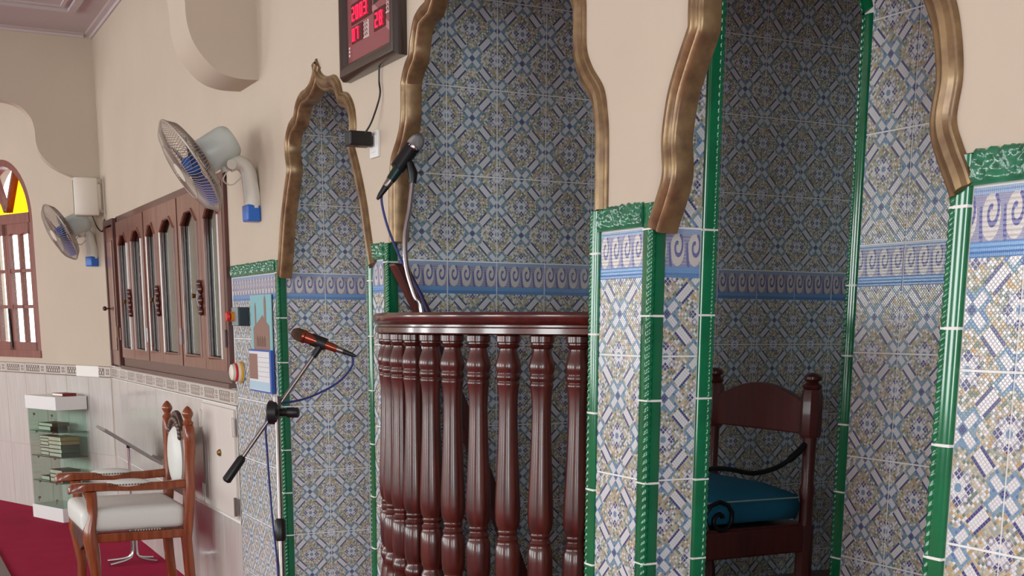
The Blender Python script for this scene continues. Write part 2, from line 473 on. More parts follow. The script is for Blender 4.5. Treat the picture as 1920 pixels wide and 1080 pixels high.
# cornice along the front wall and the end arch, and the raised frame of the ceiling panel
def strip(name, pts, a, b, axis, mat, label):
    o = MB().prism(pts, a, b, axis).build(name, mat); return tag(o, label, kind='structure')
prof = [(0, 3.675), (-0.012, 3.675), (-0.02, 3.69), (-0.05, 3.695), (-0.06, CEIL), (0, CEIL)]
strip('trim_1', prof, -10.24, -6.11, 'x', MAT['ceiling'], 'stepped plaster cornice above the wall cupboard')
strip('trim_2', [(-10.24-y*1.0, z) for y, z in prof], -0.06, -6.0, 'y', MAT['ceiling'], 'stepped plaster cornice on the end arch')
cf = MB()
for (x0, x1, y0, y1) in [(-9.55, -6.5, -0.27, -0.22), (-9.55, -9.48, -4.2, -0.27)]:
    cf.box(x0, x1, y0, y1, CEIL-0.022, CEIL+0.01); 
    if x1-x0 > y1-y0: cf.box(x0+0.12, x1, y0-0.06, y1-0.085, CEIL-0.012, CEIL+0.01)
    else: cf.box(x0+0.13, x1+0.09, y0, y1-0.06, CEIL-0.012, CEIL+0.01)
tag(cf.build('trim_3', MAT['ceiling']), 'raised rectangular moulding on the ceiling panel', kind='structure')

# arch outlines on the front wall: half widths from the middle and heights, k marks a cusp
def arch_path(cx, half, n=5):
    segs = [[]]
    for p in half:
        segs[-1].append((p[0], p[1]+ZC))
        if len(p) > 2: segs.append([(p[0], p[1]+ZC)])
    L = []
    for sg in segs:
        if len(sg) < 2: continue
        c = catmull([(a, b, 0) for a, b in sg], n)
        L += [(-q.x, q.y) for q in (c if not L else c[1:])]
    left = [(cx+a, b) for a, b in L]
    right = [(cx-a, b) for a, b in reversed(L[:-1])]
    return left+right
N1 = (-4.955, [(.61,.225),(.575,.31),(.525,.45),(.462,.57),(.41,.65,1),(.432,.715),(.418,.785),(.36,.84),(.29,.858,1),(.262,.90),(.205,.932),(.12,.94),(.045,.968),(0,1.025)])
N2 = (-3.455, [(.728,.285),(.725,.45),(.715,.52),(.695,.575),(.64,.63),(.61,.68),(.605,.75),(.60,.80),(.565,.85),(.53,.874,1),(.52,.91),(.495,.96),(.46,.99),(.39,1.005,1),(.35,1.05),(.27,1.09),(.15,1.10),(.05,1.14),(0,1.22)])
N3 = (-2.045, [(.490,.238),(.476,.265),(.453,.305),(.437,.345),(.444,.405),(.438,.46),(.42,.525),(.385,.59),(.352,.642,1),(.352,.70),(.33,.77),(.28,.82),(.215,.835,1),(.20,.88),(.14,.92),(.07,.93),(.03,.96),(0,1.01)])
ARCH = [arch_path(*a) for a in (N1, N2, N3)]
def offset(path, d):
    out = []; n = len(path)
    for i, p in enumerate(path):
        a = Vector(path[max(i-1, 0)]); b = Vector(path[min(i+1, n-1)])
        t = (b-a).normalized(); nn = Vector((t.y, -t.x))      # to the right of travel = inside of the arch
        out.append((p[0]+nn.x*d, p[1]+nn.y*d))
    return out
CAPZ = 1.872; ROW0 = 1.817
def notch(path):
    cx = (path[0][0]+path[-1][0])/2
    q = [(cx+(p[0]-cx)*0.945, p[1]-0.028) for p in path if p[1]-0.028 > CAPZ+0.004]
    return [(q[0][0], CAPZ)]+q+[(q[-1][0], CAPZ)]
wall = MB()
poly = [(-10.25, 1.26), (-6.43, 1.26), (-6.43, CAPZ)]
for a in ARCH: poly += notch(a)
poly += [(3.1, CAPZ), (3.1, CEIL+0.02), (-10.25, CEIL+0.02)]
# the cupboard opening is cut out of the left part, so the upper wall is built in pieces
poly_r = [(-6.43, CAPZ)]+sum([notch(a) for a in ARCH], [])+[(3.1, CAPZ), (3.1, CEIL+0.02), (-6.43, CEIL+0.02)]
wall.prism(poly_r, 0.0, 0.045, 'y', 0)
wall.box(-10.25, -6.43, 0, 0.10, 2.345, CEIL+0.02, 0)        # above the cupboards
wall.box(-10.25, -10.06, 0, 0.10, 1.26, 2.345, 0)
wall.box(-9.635, -9.59, 0, 0.10, 1.26, 2.345, 0)
wall.box(-10.25, -6.40, 0.004, 0.10, 0, 1.26, 1)             # behind the lower tiles
for (a, b, d) in [(-6.43, -5.585, 0.12), (-4.425, -4.225, 0.14), (-2.80, -2.525, 0.175), (-1.60, 3.1, 0.14)]:
    wall.box(a+0.004, b-0.004, 0.004, d, 0, CAPZ-0.004, 1)
wf = wall.build('wall_front', [MAT['plaster'], MAT['grout']])
tag(wf, 'cream plaster wall above mosaic tiled piers', kind='structure')

# ---- tiles: one object each; alike tiles share their mesh
TILE = {}
GAP = 0.0042
def tile_mesh(w, h, u0, v0, mat, uvs=0.2, th=0.0022):
    key = (round(w, 4), round(h, 4), round(u0 % 1.0, 3), round(v0 % 1.0, 3) if mat is not MAT['border'] else round(v0, 3), mat.name, uvs)
    if key in TILE: return TILE[key]
    b = 0.0008
    vs = [(0, 0, 0), (w, 0, 0), (w, 0, h), (0, 0, h), (b, -th, b), (w-b, -th, b), (w-b, -th, h-b), (b, -th, h-b)]
    fs = [(4, 5, 6, 7), (0, 1, 5, 4), (1, 2, 6, 5), (2, 3, 7, 6), (3, 0, 4, 7)]
    me = bpy.data.meshes.new('tile'); me.from_pydata(vs, [], fs); me.materials.append(mat)
    uv = me.uv_layers.new(name='pattern')
    for l in me.loops:
        c = me.vertices[l.vertex_index].co
        if uvs: uv.data[l.index].uv = (u0+c.x/uvs, v0+c.z/uvs)
        else: uv.data[l.index].uv = (c.x/w, c.z/h)
    TILE[key] = me
    return me
def tiles(parent, origin, ang, u0, u1, z0, z1, ugrout, above=False, cut=None):
    """mosaic tiles on a vertical face; local x runs along the face, -y looks out of it.
    ugrout is one vertical joint; rows hang from the border top ROW0."""
    cols = []
    k = math.floor((u0-ugrout)/0.2+1e-6)
    while ugrout+k*0.2 < u1-1e-6:
        a = max(u0, ugrout+k*0.2); b = min(u1, ugrout+(k+1)*0.2)
        if b-a > 0.012: cols.append((a, b, ugrout+(k+0.5)*0.2))
        k += 1
    ca, sa = math.cos(ang), math.sin(ang)
    nrow0 = -6
    for r in range(nrow0, 8):
        top = ROW0-0.3*r; bot = top-0.3
        t = min(top, z1); bt = max(bot, z0)
        if t-bt < 0.015: continue
        if r < 0 and not above: continue
        for (a, b, cu) in cols:
            uu = (a+GAP/2-cu)/0.2
            if r >= 0: vv = (bt+GAP/2-(ROW0-0.3))/0.2
            else: vv = (bt+GAP/2-ROW0)/0.2
            if cut and not cut((a+b)/2, bt, t): continue
            me = tile_mesh(b-a-GAP, t-bt-GAP, uu, vv, MAT['border'] if r == 0 else MAT['mosaic'])
            o = bpy.data.objects.new('tile', me); COL.objects.link(o)
            o.parent = parent
            x = a+GAP/2
            o.location = (origin[0]+ca*x, origin[1]+sa*x, bt+GAP/2)
            o.rotation_euler = (random.uniform(-1, 1)*0.0025, 0, ang+random.uniform(-1, 1)*0.003)
YT = 0.004
tiles(wf, (0, YT), 0, -6.405, -5.622, 0, ROW0, -5.622)
tiles(wf, (0, YT), 0, -4.395, -4.258, 0, ROW0, -4.427)
tiles(wf, (0, YT), 0, -2.768, -2.562, 0, ROW0, -2.766)
tiles(wf, (0, YT), 0, -1.563, -0.6, 0, ROW0, -1.445)
# right-hand face of the pier beside the mihrab (looks along +x)
tiles(wf, (-2.525-YT, 0), PI/2, 0.036, 0.142, 0, 3.0, -0.052, above=True)

def recess(name, boxes, label, mats=('grout',)):
    mb = MB()
    for b in boxes: mb.box(*b)
    o = mb.build(name, MAT[mats[0]])
    return tag(o, label, kind='structure')
# small niche
wn_ = recess('wall_niche', [(-5.70, -5.586, 0.10, 0.85, 0, 3.0), (-5.70, -4.32, 0.66, 0.78, 0, 3.0), (-4.424, -4.34, 0.14, 0.78, 0, 3.0)], 'mosaic tiled inside of the narrow left niche')
MB().box(-5.7, -4.3, 0.10, 0.8, 2.78, 2.9).build('vault', MAT['plaster'], wn_)
MB().box(-5.6, -5.586, 0.0, 0.099, 0, CAPZ-.01).build('jamb_backing', MAT['grout'], wn_)
tiles(wn_, (-5.586, 0), PI/2, 0.036, 0.66, 0, 2.78, 0.220, above=True)
tiles(wn_, (0, 0.66), 0, -5.575, -4.43, 0, 2.78, -5.38, above=True)
# pulpit chamber, seen through the balustrade opening and through the mihrab
XCH = -4.225
wc = recess('wall_pulpit_chamber', [(XCH-0.10, XCH-0.006, 0.145, 2.5, 0, 3.2), (XCH-0.1, -2.4, 2.32, 2.45, 0, 3.2)], 'mosaic tiled wall of the dim pulpit chamber')
MB().box(XCH-0.012, XCH-0.006, 0.0, 0.144, 0, CAPZ-.01).build('jamb_backing', MAT['grout'], wc)
MB().box(XCH-0.1, -1.0, 0.10, 2.5, 3.02, 3.12).build('vault', MAT['plaster'], wc)
tiles(wc, (XCH-0.006, 0), PI/2, 0.036, 2.32, 0.3, 3.02, 0.232, above=True)
tiles(wc, (0, 2.32), 0, -4.22, -2.5, 0.3, 3.02, -3.6, above=True)
fl = MB().box(XCH, -2.55, 0.18, 2.32, 0.0, 0.52).build('platform_floor', MAT['dim_wood'], wc)
# mihrab back wall
wm = recess('wall_mihrab', [(-2.84, -0.9, 0.886, 1.02, 0, 3.1), (-1.02, -0.9, 0.14, 1.0, 0, 3.1), (-2.84, -2.72, 1.02, 2.4, 0, 3.1)], 'mosaic tiled back wall of the mihrab')
tiles(wm, (0, 0.886), 0, -2.804, -1.03, 0, 2.96, -2.625, above=True)
MB().box(-2.8, -0.9, 0.1, 1.0, 2.98, 3.02).build('vault', MAT['plaster'], wm)

# ---- lower wall: pale stone tiles and relief band
def plain_tile(parent, origin, ang, a, b, z0, z1, mat, name='tile', off=0.006, uvs=1.0):
    me = tile_mesh(b-a-GAP, z1-z0-GAP, 0.0, 0.0, mat, 0 if mat is MAT['band'] else uvs)
    o = bpy.data.objects.new(name, me); COL.objects.link(o); o.parent = parent
    ca, sa = math.cos(ang), math.sin(ang)
    x = a+GAP/2
    o.location = (origin[0]+ca*x, origin[1]+sa*x, z0+GAP/2)
    o.rotation_euler = (random.uniform(-1, 1)*0.002, 0, ang+random.uniform(-1, 1)*0.002)
    return o
s = -10.25
k = 0
while s < -6.42:
    e = min(s+0.345, -6.41)
    hat = (s+e)/2 > -7.17
    if not hat:
        plain_tile(wf, (0, YT), 0, s, e, 0, 0.55, MAT['marble']); plain_tile(wf, (0, YT), 0, s, e, 0.55, 1.165, MAT['marble'])
    elif e-s > 0.03: plain_tile(wf, (0, YT), 0, s, e, 0, 0.55, MAT['marble'])
    if e-s > 0.03: plain_tile(wf, (0, YT), 0, s, e, 1.165, 1.258, MAT['band'], 'band_tile')
    s = e
# far wall with the arched window, behind the end arch
WT0, WT1, WZ0, WZS, WR = 1.08, 2.08, 1.30, 2.44, 0.50
wc_t = (WT0+WT1)/2
fwm = MB()
arc_r = [(wc_t-WR*math.cos(a), WZS+WR*math.sin(a)) for a in [PI/2*i/10 for i in range(11)]]
right = [(0, 0), (0, CEIL), (wc_t, CEIL)]+list(reversed(arc_r))+[(WT0, WZ0), (wc_t, WZ0), (wc_t, 0)]
left = [(7.2, 0), (wc_t, 0), (wc_t, WZ0), (WT1, WZ0)]+[(2*wc_t-t, z) for t, z in arc_r]+[(wc_t, CEIL), (7.2, CEIL)]
def far_prism(mb, pts, o0, o1, mi=0):
    n = len(pts)
    vs = [far(t, o0, z) for t, z in pts]+[far(t, o1, z) for t, z in pts]
    mb.add(vs, [tuple(range(n)), tuple(range(2*n-1, n-1, -1))]+[(i, n+i, n+(i+1) % n, (i+1) % n) for i in range(n)], mi)
far_prism(fwm, right, 0, -0.22); far_prism(fwm, left, 0, -0.22)
wfar = tag(fwm.build('wall_far', MAT['plaster']), 'plaster wall with the arched window beyond the end arch', kind='structure')
FA = FAR_ROT+PI          # a face that looks along N_FAR: local +x runs towards the corner
def far_tile(t0, t1, z0, z1, mat, name='tile'):
    me = tile_mesh(t1-t0-GAP, z1-z0-GAP, 0.0, 0.0, mat, 0 if mat is MAT['band'] else 1.0)
    o = bpy.data.objects.new(name, me); COL.objects.link(o); o.parent = wfar
    o.location = far(t1-GAP/2, 0.001, z0+GAP/2); o.rotation_euler = (0, 0, FA+random.uniform(-1, 1)*0.003)
    return o
t = 0.006
while t < 3.0:
    far_tile(t, t+0.345, 0, 0.55, MAT['marble']); far_tile(t, t+0.345, 0.55, 1.165, MAT['marble'])
    far_tile(t, t+0.345, 1.165, 1.258, MAT['band'] if not 0.1 < t < 0.3 else MAT['band'], 'band_tile')
    t += 0.345
wt = far_tile(0.18, 0.528, 1.167, 1.257, MAT['reflection_white'], 'reflection_tile'); wt.location = far(0.526, 0.004, 1.168)  # extra white tile imitates a window mirrored in the glossy band
# rest of the room, behind the camera
pL = far(7.2, 0, 0)
wl = MB().box(pL[0]-0.2, pL[0], -8.0, pL[1]+0.1, 0, CEIL).build('wall_left', MAT['plaster']); tag(wl, 'plain plaster end wall', kind='structure')
wb = MB(); xs = [-17.2]
for x in BACK_WIN: xs += [x-0.65, x+0.65]
xs.append(3.2)
for i in range(0, len(xs), 2): wb.box(xs[i], xs[i+1], -7.8, -7.6, 0, CEIL)
for x in BACK_WIN: wb.box(x-0.65, x+0.65, -7.8, -7.6, 0, 0.9); wb.box(x-0.65, x+0.65, -7.8, -7.6, 2.9, CEIL)
tag(wb.build('wall_back', MAT['plaster']), 'plaster wall with tall windows behind the camera', kind='structure')
wr = MB(); ys = [-7.8]
for y in sorted(RIGHT_WIN): ys += [y-0.65, y+0.65]
ys.append(0.1)
for i in range(0, len(ys), 2): wr.box(3.0, 3.2, ys[i], ys[i+1], 0, CEIL)
for y in RIGHT_WIN: wr.box(3.0, 3.2, y-0.65, y+0.65, 0, 0.8); wr.box(3.0, 3.2, y-0.65, y+0.65, 2.8, CEIL)
tag(wr.build('wall_right', MAT['plaster']), 'plaster wall with windows to the right of the camera', kind='structure')

# transverse arches that spring from the front wall
half = [(0, 1.08), (-.11, 1.08), (-.2, 1.112), (-.28, 1.2), (-.312, 1.294), (-.318, 1.40), (-.335, 1.47), (-.40, 1.56), (-.52, 1.612), (-.70, 1.625)]
cur = [(q.x, q.y+ZC) for q in catmull([(a, b, 0) for a, b in half], 4)]
prof2 = cur+[(-1.6, 1.70+ZC), (-3.0, 1.74+ZC), (-7.6, 1.74+ZC), (-7.6, CEIL+.02), (0, CEIL+.02)]
o = MB().prism(prof2, -6.11, -5.79, 'x').build('wall_arch', MAT['plaster'], smooth=30); tag(o, 'plaster arch springing from the wall above the near fan', kind='structure')
half = [(0, 1.083), (-.10, 1.083), (-.20, 1.098), (-.33, 1.155), (-.415, 1.235), (-.445, 1.32), (-.45, 1.42), (-.475, 1.50), (-.55, 1.575), (-.67, 1.605), (-.85, 1.612)]
cur = [(q.x, q.y+ZC) for q in catmull([(a, b, 0) for a, b in half], 4)]
prof2 = cur+[(-1.6, 1.66+ZC), (-7.6, 1.70+ZC), (-7.6, CEIL+.02), (0, CEIL+.02)]
o = MB().prism(prof2, -10.36, -10.24, 'x').build('wall_arch', MAT['plaster'], smooth=30); tag(o, 'plaster arch at the far end above the corner speaker', kind='structure')

# ---- gilded arch mouldings
def moulding(i, path, label):
    pr = [(0.056, 0.042), (0.056, -0.004), (0.052, -0.010), (0.046, -0.012), (0.041, -0.008), (0.038, -0.014), (0.028, -0.020), (0.016, -0.018), (0.010, -0.010), (0.004, -0.010), (0.0, -0.004), (0.0, 0.003), (0.03, 0.042)]
    mb = MB(); n = len(pr); rings = [offset(path, d) for d, _ in pr]
    vs = []
    for j in range(len(path)):
        for q in range(n): vs.append((rings[q][j][0], pr[q][1], rings[q][j][1]))
    fs = []
    for j in range(len(path)-1):
        for q in range(n): fs.append((j*n+q, j*n+(q+1) % n, (j+1)*n+(q+1) % n, (j+1)*n+q))
    fs.append(tuple(range(n))); fs.append(tuple(range((len(path)-1)*n, len(path)*n)))
    mb.add(vs, fs)
    o = mb.build('trim_%d' % i, MAT['gold'], smooth=40)
    tag(o, label, kind='structure')
moulding(4, ARCH[0], 'gold painted lobed arch around the narrow left niche')
moulding(5, ARCH[1], 'gold painted lobed arch over the pulpit balustrade')
moulding(6, ARCH[2], 'gold painted lobed arch over the mihrab')

# ---- green rope-edged corner trims and relief caps
def trim_mesh(L):
    mb = MB()
    mb.prism([(-0.036, 0.008), (-0.036, -0.002), (-0.030, -0.006), (-0.008, -0.006), (-0.004, 0.002), (0.0, 0.006), (0.006, 0.008), (0.006, 0.030), (0.002, 0.036), (-0.008, 0.036)], 0.002, L-0.002, 'z')
    n = 10; m = max(6, int(L/0.0045)); vs = []; fs = []
    for i in range(m+1):
        z = 0.002+(L-0.004)*i/m
        for k in range(n):
            a = 2*PI*k/n
            r = 0.0088*(1+0.16*math.cos(2*a-z*2*PI/0.018))
            vs.append((-0.002+r*math.cos(a), 0.0+r*math.sin(a), z))
    for i in range(m):
        for k in range(n): fs.append((i*n+k, i*n+(k+1) % n, (i+1)*n+(k+1) % n, (i+1)*n+k))
    mb.add(vs, fs)
    return mb.mesh('corner_trim', MAT['green'], smooth=50)
TRIM = {}
def trim_run(parent, x, y, rz, z0, z1, start=ROW0):
    zs = [z1]
    z = start
    while z > z0+0.01:
        if z < z1-0.01: zs.append(z)
        z -= 0.2
    zs.append(z0)
    for a, b in zip(zs[1:], zs[:-1]):
        L = round(b-a, 3)
        if L not in TRIM: TRIM[L] = trim_mesh(L)
        link('corner_trim', TRIM[L], parent, (x, y, a), (0, 0, rz))
        MB().box(-0.034, 0.004, -0.005, 0.008, -0.0022, 0.0022).box(-0.006, 0.005, 0.0, 0.034, -0.0022, 0.0022)
jm = MB().box(-0.036, 0.005, -0.006, 0.008, -0.0026, 0.0026).box(-0.006, 0.0065, 0.0, 0.036, -0.0026, 0.0026).mesh('joint', MAT['grout'])
RUNS = [(wf, -5.585, 0, 0, 0, CAPZ, ROW0), (wf, -4.425, 0, -PI/2, 0, CAPZ, ROW0-.07), (wf, -4.225, 0, 0, 0, CAPZ, ROW0-.01), (wf, -2.80, 0, -PI/2, 0, CAPZ, ROW0-.05),
        (wf, -2.525, 0, 0, 0, CAPZ, ROW0-.005), (wf, -2.525, 0.178, PI/2, 0, 2.96, ROW0-.002), (wm, -2.84, 0.886, -PI/2, 0, 2.44, ROW0-.11), (wf, -1.60, 0, -PI/2, 0, CAPZ, ROW0-.03)]
for (par, x, y, rz, z0, z1, st) in RUNS:
    trim_run(par, x, y, rz, z0, z1, st)
    z = st
    while z > z0+0.01:
        if z < z1-0.01: link('joint', jm, par, (x, y, z), (0, 0, rz))
        z -= 0.2
# leaning upper pieces of the opening behind the mihrab
ln = link('corner_trim', trim_mesh(0.30), wm, (-2.84, 0.886, 2.44), (0, 0, -PI/2)); ln.rotation_euler = (0, -0.30, 0); ln.rotation_euler = Matrix.Rotation(-0.30, 3, 'Y').to_euler()
ln.matrix_world = Matrix.Translation((-2.84, 0.886, 2.44)) @ Matrix.Rotation(-0.35, 4, 'Y') @ Matrix.Rotation(-PI/2, 4, 'Z')
CAP = {}
def cap_mesh(w, h=0.058):
    key = round(w, 3)
    if key in CAP: return CAP[key]
    nx, nz = max(8, int(w/0.0045)), 12
    vs = []; fs = []
    for j in range(nz+1):
        for i in range(nx+1):
            x = w*i/nx; zt = j/nz
            top = h*(0.95+0.05*abs(math.sin(x*PI/0.025))+0.03*math.sin(x*190)+0.02*math.sin(x*421))
            z = top*zt
            u = x/0.2*2*PI
            rel = 0.0
            if zt < 0.2: rel = 0.004 if (zt < 0.08 or zt > 0.14) else 0.001
            else:
                yy = (zt-0.2)/0.8
                rel = 0.0035+0.0042*math.sin(5*u+4.5*math.sin(yy*4.0+2*u))*math.cos(yy*7.5+2.2*math.sin(3*u))
                if zt > 0.94: rel *= 0.3
            vs.append((x, -0.004-rel, z))
    for j in range(nz):
        for i in range(nx):
            a = j*(nx+1)+i; fs.append((a, a+1, a+nx+2, a+nx+1))
    b = len(vs)
    ring = [j*(nx+1) for j in range(nz+1)]+[nz*(nx+1)+i for i in range(1, nx+1)]+[j*(nx+1)+nx for j in range(nz-1, -1, -1)]+[i for i in range(nx-1, 0, -1)]
    for r in ring: vs.append((vs[r][0], 0.004, vs[r][2]))
    for q in range(len(ring)): fs.append((ring[q], ring[(q+1) % len(ring)], b+(q+1) % len(ring), b+q))
    mb = MB(); mb.add(vs, fs)
    CAP[key] = mb.mesh('relief_cap', MAT['cap_green'], smooth=60)
    return CAP[key]
for (a, b) in [(-6.405, -6.222), (-6.222, -6.022), (-6.022, -5.822), (-5.822, -5.622), (-4.395, -4.258), (-2.768, -2.562), (-1.563, -1.363), (-1.363, -1.163), (-1.163, -0.963)]:
    link('relief_cap', cap_mesh(b-a-0.003), wf, (a+0.0015, 0.0, ROW0+0.001))

# ------------------------------------------------------------------ window
win = empty('window_1', far(wc_t, -0.05, 0), FAR_ROT+PI)
tag(win, 'arched red-brown window with small panes and stained fanlight', kind='structure')
# local: x along wall (away from the corner), y = -N (outwards), origin at floor under the window middle
def lw(mb, name, mat, par=win, **k): return mb.build(name, mat, par, **k)
fr = MB()
outer = [(-WR*math.cos(a), WZS+WR*math.sin(a)) for a in [PI*i/28 for i in range(29)]]
inner = [((WR-0.055)/WR*x, WZS+(z-WZS)*(WR-0.055)/WR) for x, z in outer]
for i in range(28):
    q = [outer[i], outer[i+1], inner[i+1], inner[i]]
    fr.prism(q, -0.05, 0.06, 'y')
fr.box(-WR, -WR+0.055, -0.05, 0.06, WZ0, WZS); fr.box(WR-0.055, WR, -0.05, 0.06, WZ0, WZS)
fr.box(-WR, WR, -0.06, 0.06, WZ0, WZ0+0.06); fr.box(-WR+.05, WR-.05, -0.055, 0.06, WZS-0.03, WZS+0.05)
lw(fr, 'frame', MAT['window_wood'])
for a in (PI*0.36, PI*0.64):
    rad = MB()
    d = Vector((math.cos(a), math.sin(a))); nn = Vector((-d.y, d.x))*0.013
    p0 = d*0.03; p1 = d*(WR-0.04)
    rad.prism([(p0.x+nn.x, WZS+.05+p0.y+nn.y), (p1.x+nn.x, WZS+p1.y+nn.y), (p1.x-nn.x, WZS+p1.y-nn.y), (p0.x-nn.x, WZS+.05+p0.y-nn.y)], -0.03, 0.03, 'y')
    lw(rad, 'fanlight_bar', MAT['window_wood'])
for i, (a0, a1) in enumerate([(0, .36), (.36, .64), (.64, 1)]):
    aa = [PI*(a0+(a1-a0)*k/8) for k in range(9)]
    pts = [(0, WZS+0.05)]+[((WR-.05)*math.cos(a), max(WZS+.05, WZS+(WR-.05)*math.sin(a))) for a in aa]
    lw(MB().prism(pts, 0.0, 0.006, 'y'), 'pane', MAT['yellow_glass'] if i in (0, 2) else MAT['pane'])
for sgn in (-1, 1):
    leaf = MB()
    xa, xb = (0.002, WR-0.055) if sgn > 0 else (-WR+0.055, -0.002)
    z0, z1 = WZ0+0.06, WZS-0.03
    leaf.box(xa, xa+0.045, -0.045, 0.0, z0, z1); leaf.box(xb-0.045, xb, -0.045, 0.0, z0, z1)
    leaf.box(xa, xb, -0.045, 0, z0, z0+0.07); 
    # shaped head rail
    hx = [xa+(xb-xa)*k/12 for k in range(13)]
    leaf.prism([(xa, z1), (xb, z1)]+[(x, z1-0.075-0.02*abs(math.cos((x-xa)/(xb-xa)*PI*2))) for x in reversed(hx)], -0.045, 0, 'y')
    mx = (xa+xb)/2
    leaf.box(mx-0.014, mx+0.014, -0.04, 0, z0, z1)
    hh = (z1-0.09-z0-0.07)/3
    for j in (1, 2): leaf.box(xa, xb, -0.04, 0, z0+0.07+hh*j-0.014, z0+0.07+hh*j+0.014)
    lf = lw(leaf, 'casement', MAT['window_wood'])
    for j in range(3):
        for (p, q) in ((xa+0.045, mx-.014), (mx+.014, xb-0.045)):
            MB().box(p, q, -0.02, -0.015, z0+.07+hh*j+.01, z0+.07+hh*(j+1)).build('pane', MAT['pane'], lf)
    MB().tube([(xa if sgn > 0 else xb, -0.05, z0+0.02), (xa if sgn > 0 else xb, -0.06, z0+0.35)], 0.008).build('bolt', MAT['iron'], lf)

# ------------------------------------------------------------------ wall cupboard (three pairs of glazed doors)
cab = empty('wall_cupboard', (-8.0, 0, 1.28))
tag(cab, 'long brown wooden wall cupboard with six arched glass doors', 'cupboard')
cz0, cz1, cx0, cx1 = 1.262, 2.345, -9.59, -6.43
def cb(mb, name, mat, **k): 
    mb.v = [(x+8.0, y, z-1.28) for x, y, z in mb.v]
    return mb.build(name, mat, cab, **k)
cb(MB().box(cx0, cx1, 0.30, 0.32, cz0, cz1).box(cx0, cx1, 0.02, 0.30, cz0, cz0+.02).box(cx0, cx1, 0.02, 0.30, cz1-.02, cz1).box(cx0, cx0+.02, 0.02, 0.3, cz0, cz1).box(cx1-.02, cx1, 0.02, 0.3, cz0, cz1), 'carcass', MAT['cab_inside'])
cb(MB().box(cx0, cx1, -0.012, 0.02, 2.305, cz1).box(cx0, cx0+0.03, -0.012, 0.02, cz0, cz1).box(cx1-0.045, cx1, -0.02, 0.02, 1.30, cz1), 'face_frame', MAT['cab_dark'])
cb(MB().box(cx0, cx1+0.02, -0.035, 0.06, 1.262, 1.285).box(cx0, cx1, -0.012, 0.02, 1.285, 1.345), 'sill', MAT['sill'])
cb(MB().box(cx0+.02, cx1-.02, 0.06, 0.29, 1.80, 1.82), 'shelf', MAT['cab_inside'])
edges = [(-9.56, -9.075), (-9.07, -8.555), (-8.525, -8.105), (-8.10, -7.535), (-7.505, -6.95), (-6.945, -6.478)]
for i, (a, b) in enumerate(edges):
    st = 0.085; z0, z1 = 1.345, 2.302
    ga, gb = a+st, b-st; gz0, gzs, gz1 = 1.41, 2.14, 2.21; gm = (ga+gb)/2; gw = (gb-ga)
    hole_l = [(ga, gz0), (ga, gzs), (ga+gw*0.3, gz1), (gm, gz1)]
    left = [(a, z0), (a, z1), (gm, z1)]+list(reversed(hole_l))+[(gm, gz0), (gm, z0)]
    right = [(2*gm-x, z) for x, z in [(2*gm-b, z0), (2*gm-b, z1), (gm, z1)]+list(reversed(hole_l))+[(gm, gz0), (gm, z0)]]
    d = MB().prism(left, -0.022, 0.012, 'y').prism(right, -0.022, 0.012, 'y')
    # bead around the glass
    bead = [(ga, gz0), (ga, gzs), (ga+gw*.3, gz1), (gb-gw*.3, gz1), (gb, gzs), (gb, gz0), (ga, gz0)]
    d.tube([(x, -0.02, z) for x, z in bead], 0.011, 6)
    do = cb(d, 'door', MAT['cab_wood'])
    g = MB().prism([(ga, gz0), (ga, gzs), (ga+gw*.3, gz1), (gb-gw*.3, gz1), (gb, gzs), (gb, gz0)], -0.004, 0.0, 'y')
    go = cb(g, 'glass_panel', MAT['cab_glass']); go.parent = do
    if i % 2 == 0:
        h = MB()
        for z in range(6):
            zz = 1.655+z*0.030
            h.ellipsoid((b-0.035+0.012*(-1)**z, -0.03, zz), 0.026, 0.018, 0.022, 8, 6)
        h.tube([(b-.04, -.025, 1.64), (b-.04, -.04, 1.73), (b-.04, -.025, 1.82)], 0.014)
        ho = cb(h, 'carved_handle', MAT['cab_dark'], smooth=True); ho.parent = do
        kn = cb(MB().tube([(b-0.10, -0.02, 1.74), (b-0.10, -0.06, 1.74)], [0.008, 0.014]), 'knob', MAT['brass']); kn.parent = do
    hz_ = cb(MB().tube([((a if i % 2 == 0 else b), -0.026, 1.47), ((a if i % 2 == 0 else b), -0.026, 1.56)], 0.008, 6), 'hinge', MAT['cab_dark']); hz_.parent = do
sl = empty('slatted_reflection', (-6.68, 0.16, 1.285)); tag(sl, 'pale slats added behind the rightmost cupboard glass as its striped reflection', 'panel')  # slats added to imitate stripes reflected in this pane
for i in range(24):
    MB().box(-0.07, 0.07, -0.012, 0.012, 0.10+i*0.028, 0.117+i*0.028).build('slat', MAT['cream_plastic'], sl)
MB().box(-0.085, -0.07, -0.014, 0.014, 0, 0.80).box(0.07, 0.085, -0.014, 0.014, 0, 0.80).build('frame', MAT['cream_plastic'], sl)
for (x, w, h, d, m, lb) in [(-7.75, .22, .14, .1, 'slate', 'dark box on the cupboard floor behind the fourth door'), (-7.20, .26, .11, .1, 'slate', 'flat dark box on the cupboard floor behind the fifth door'), (-6.92, .14, .16, .09, 'cream_plastic', 'pale box on the cupboard floor beside the added slats')]:
    bx = MB().box(-w/2, w/2, -d/2, d/2, 0, h*.78).box(-w/2-.004, w/2+.004, -d/2-.004, d/2+.004, h*.78, h)
    o = bx.build('storage_box', MAT[m], None, (x, 0.13, 1.283), bevel=0.004); tag(o, lb, 'box')
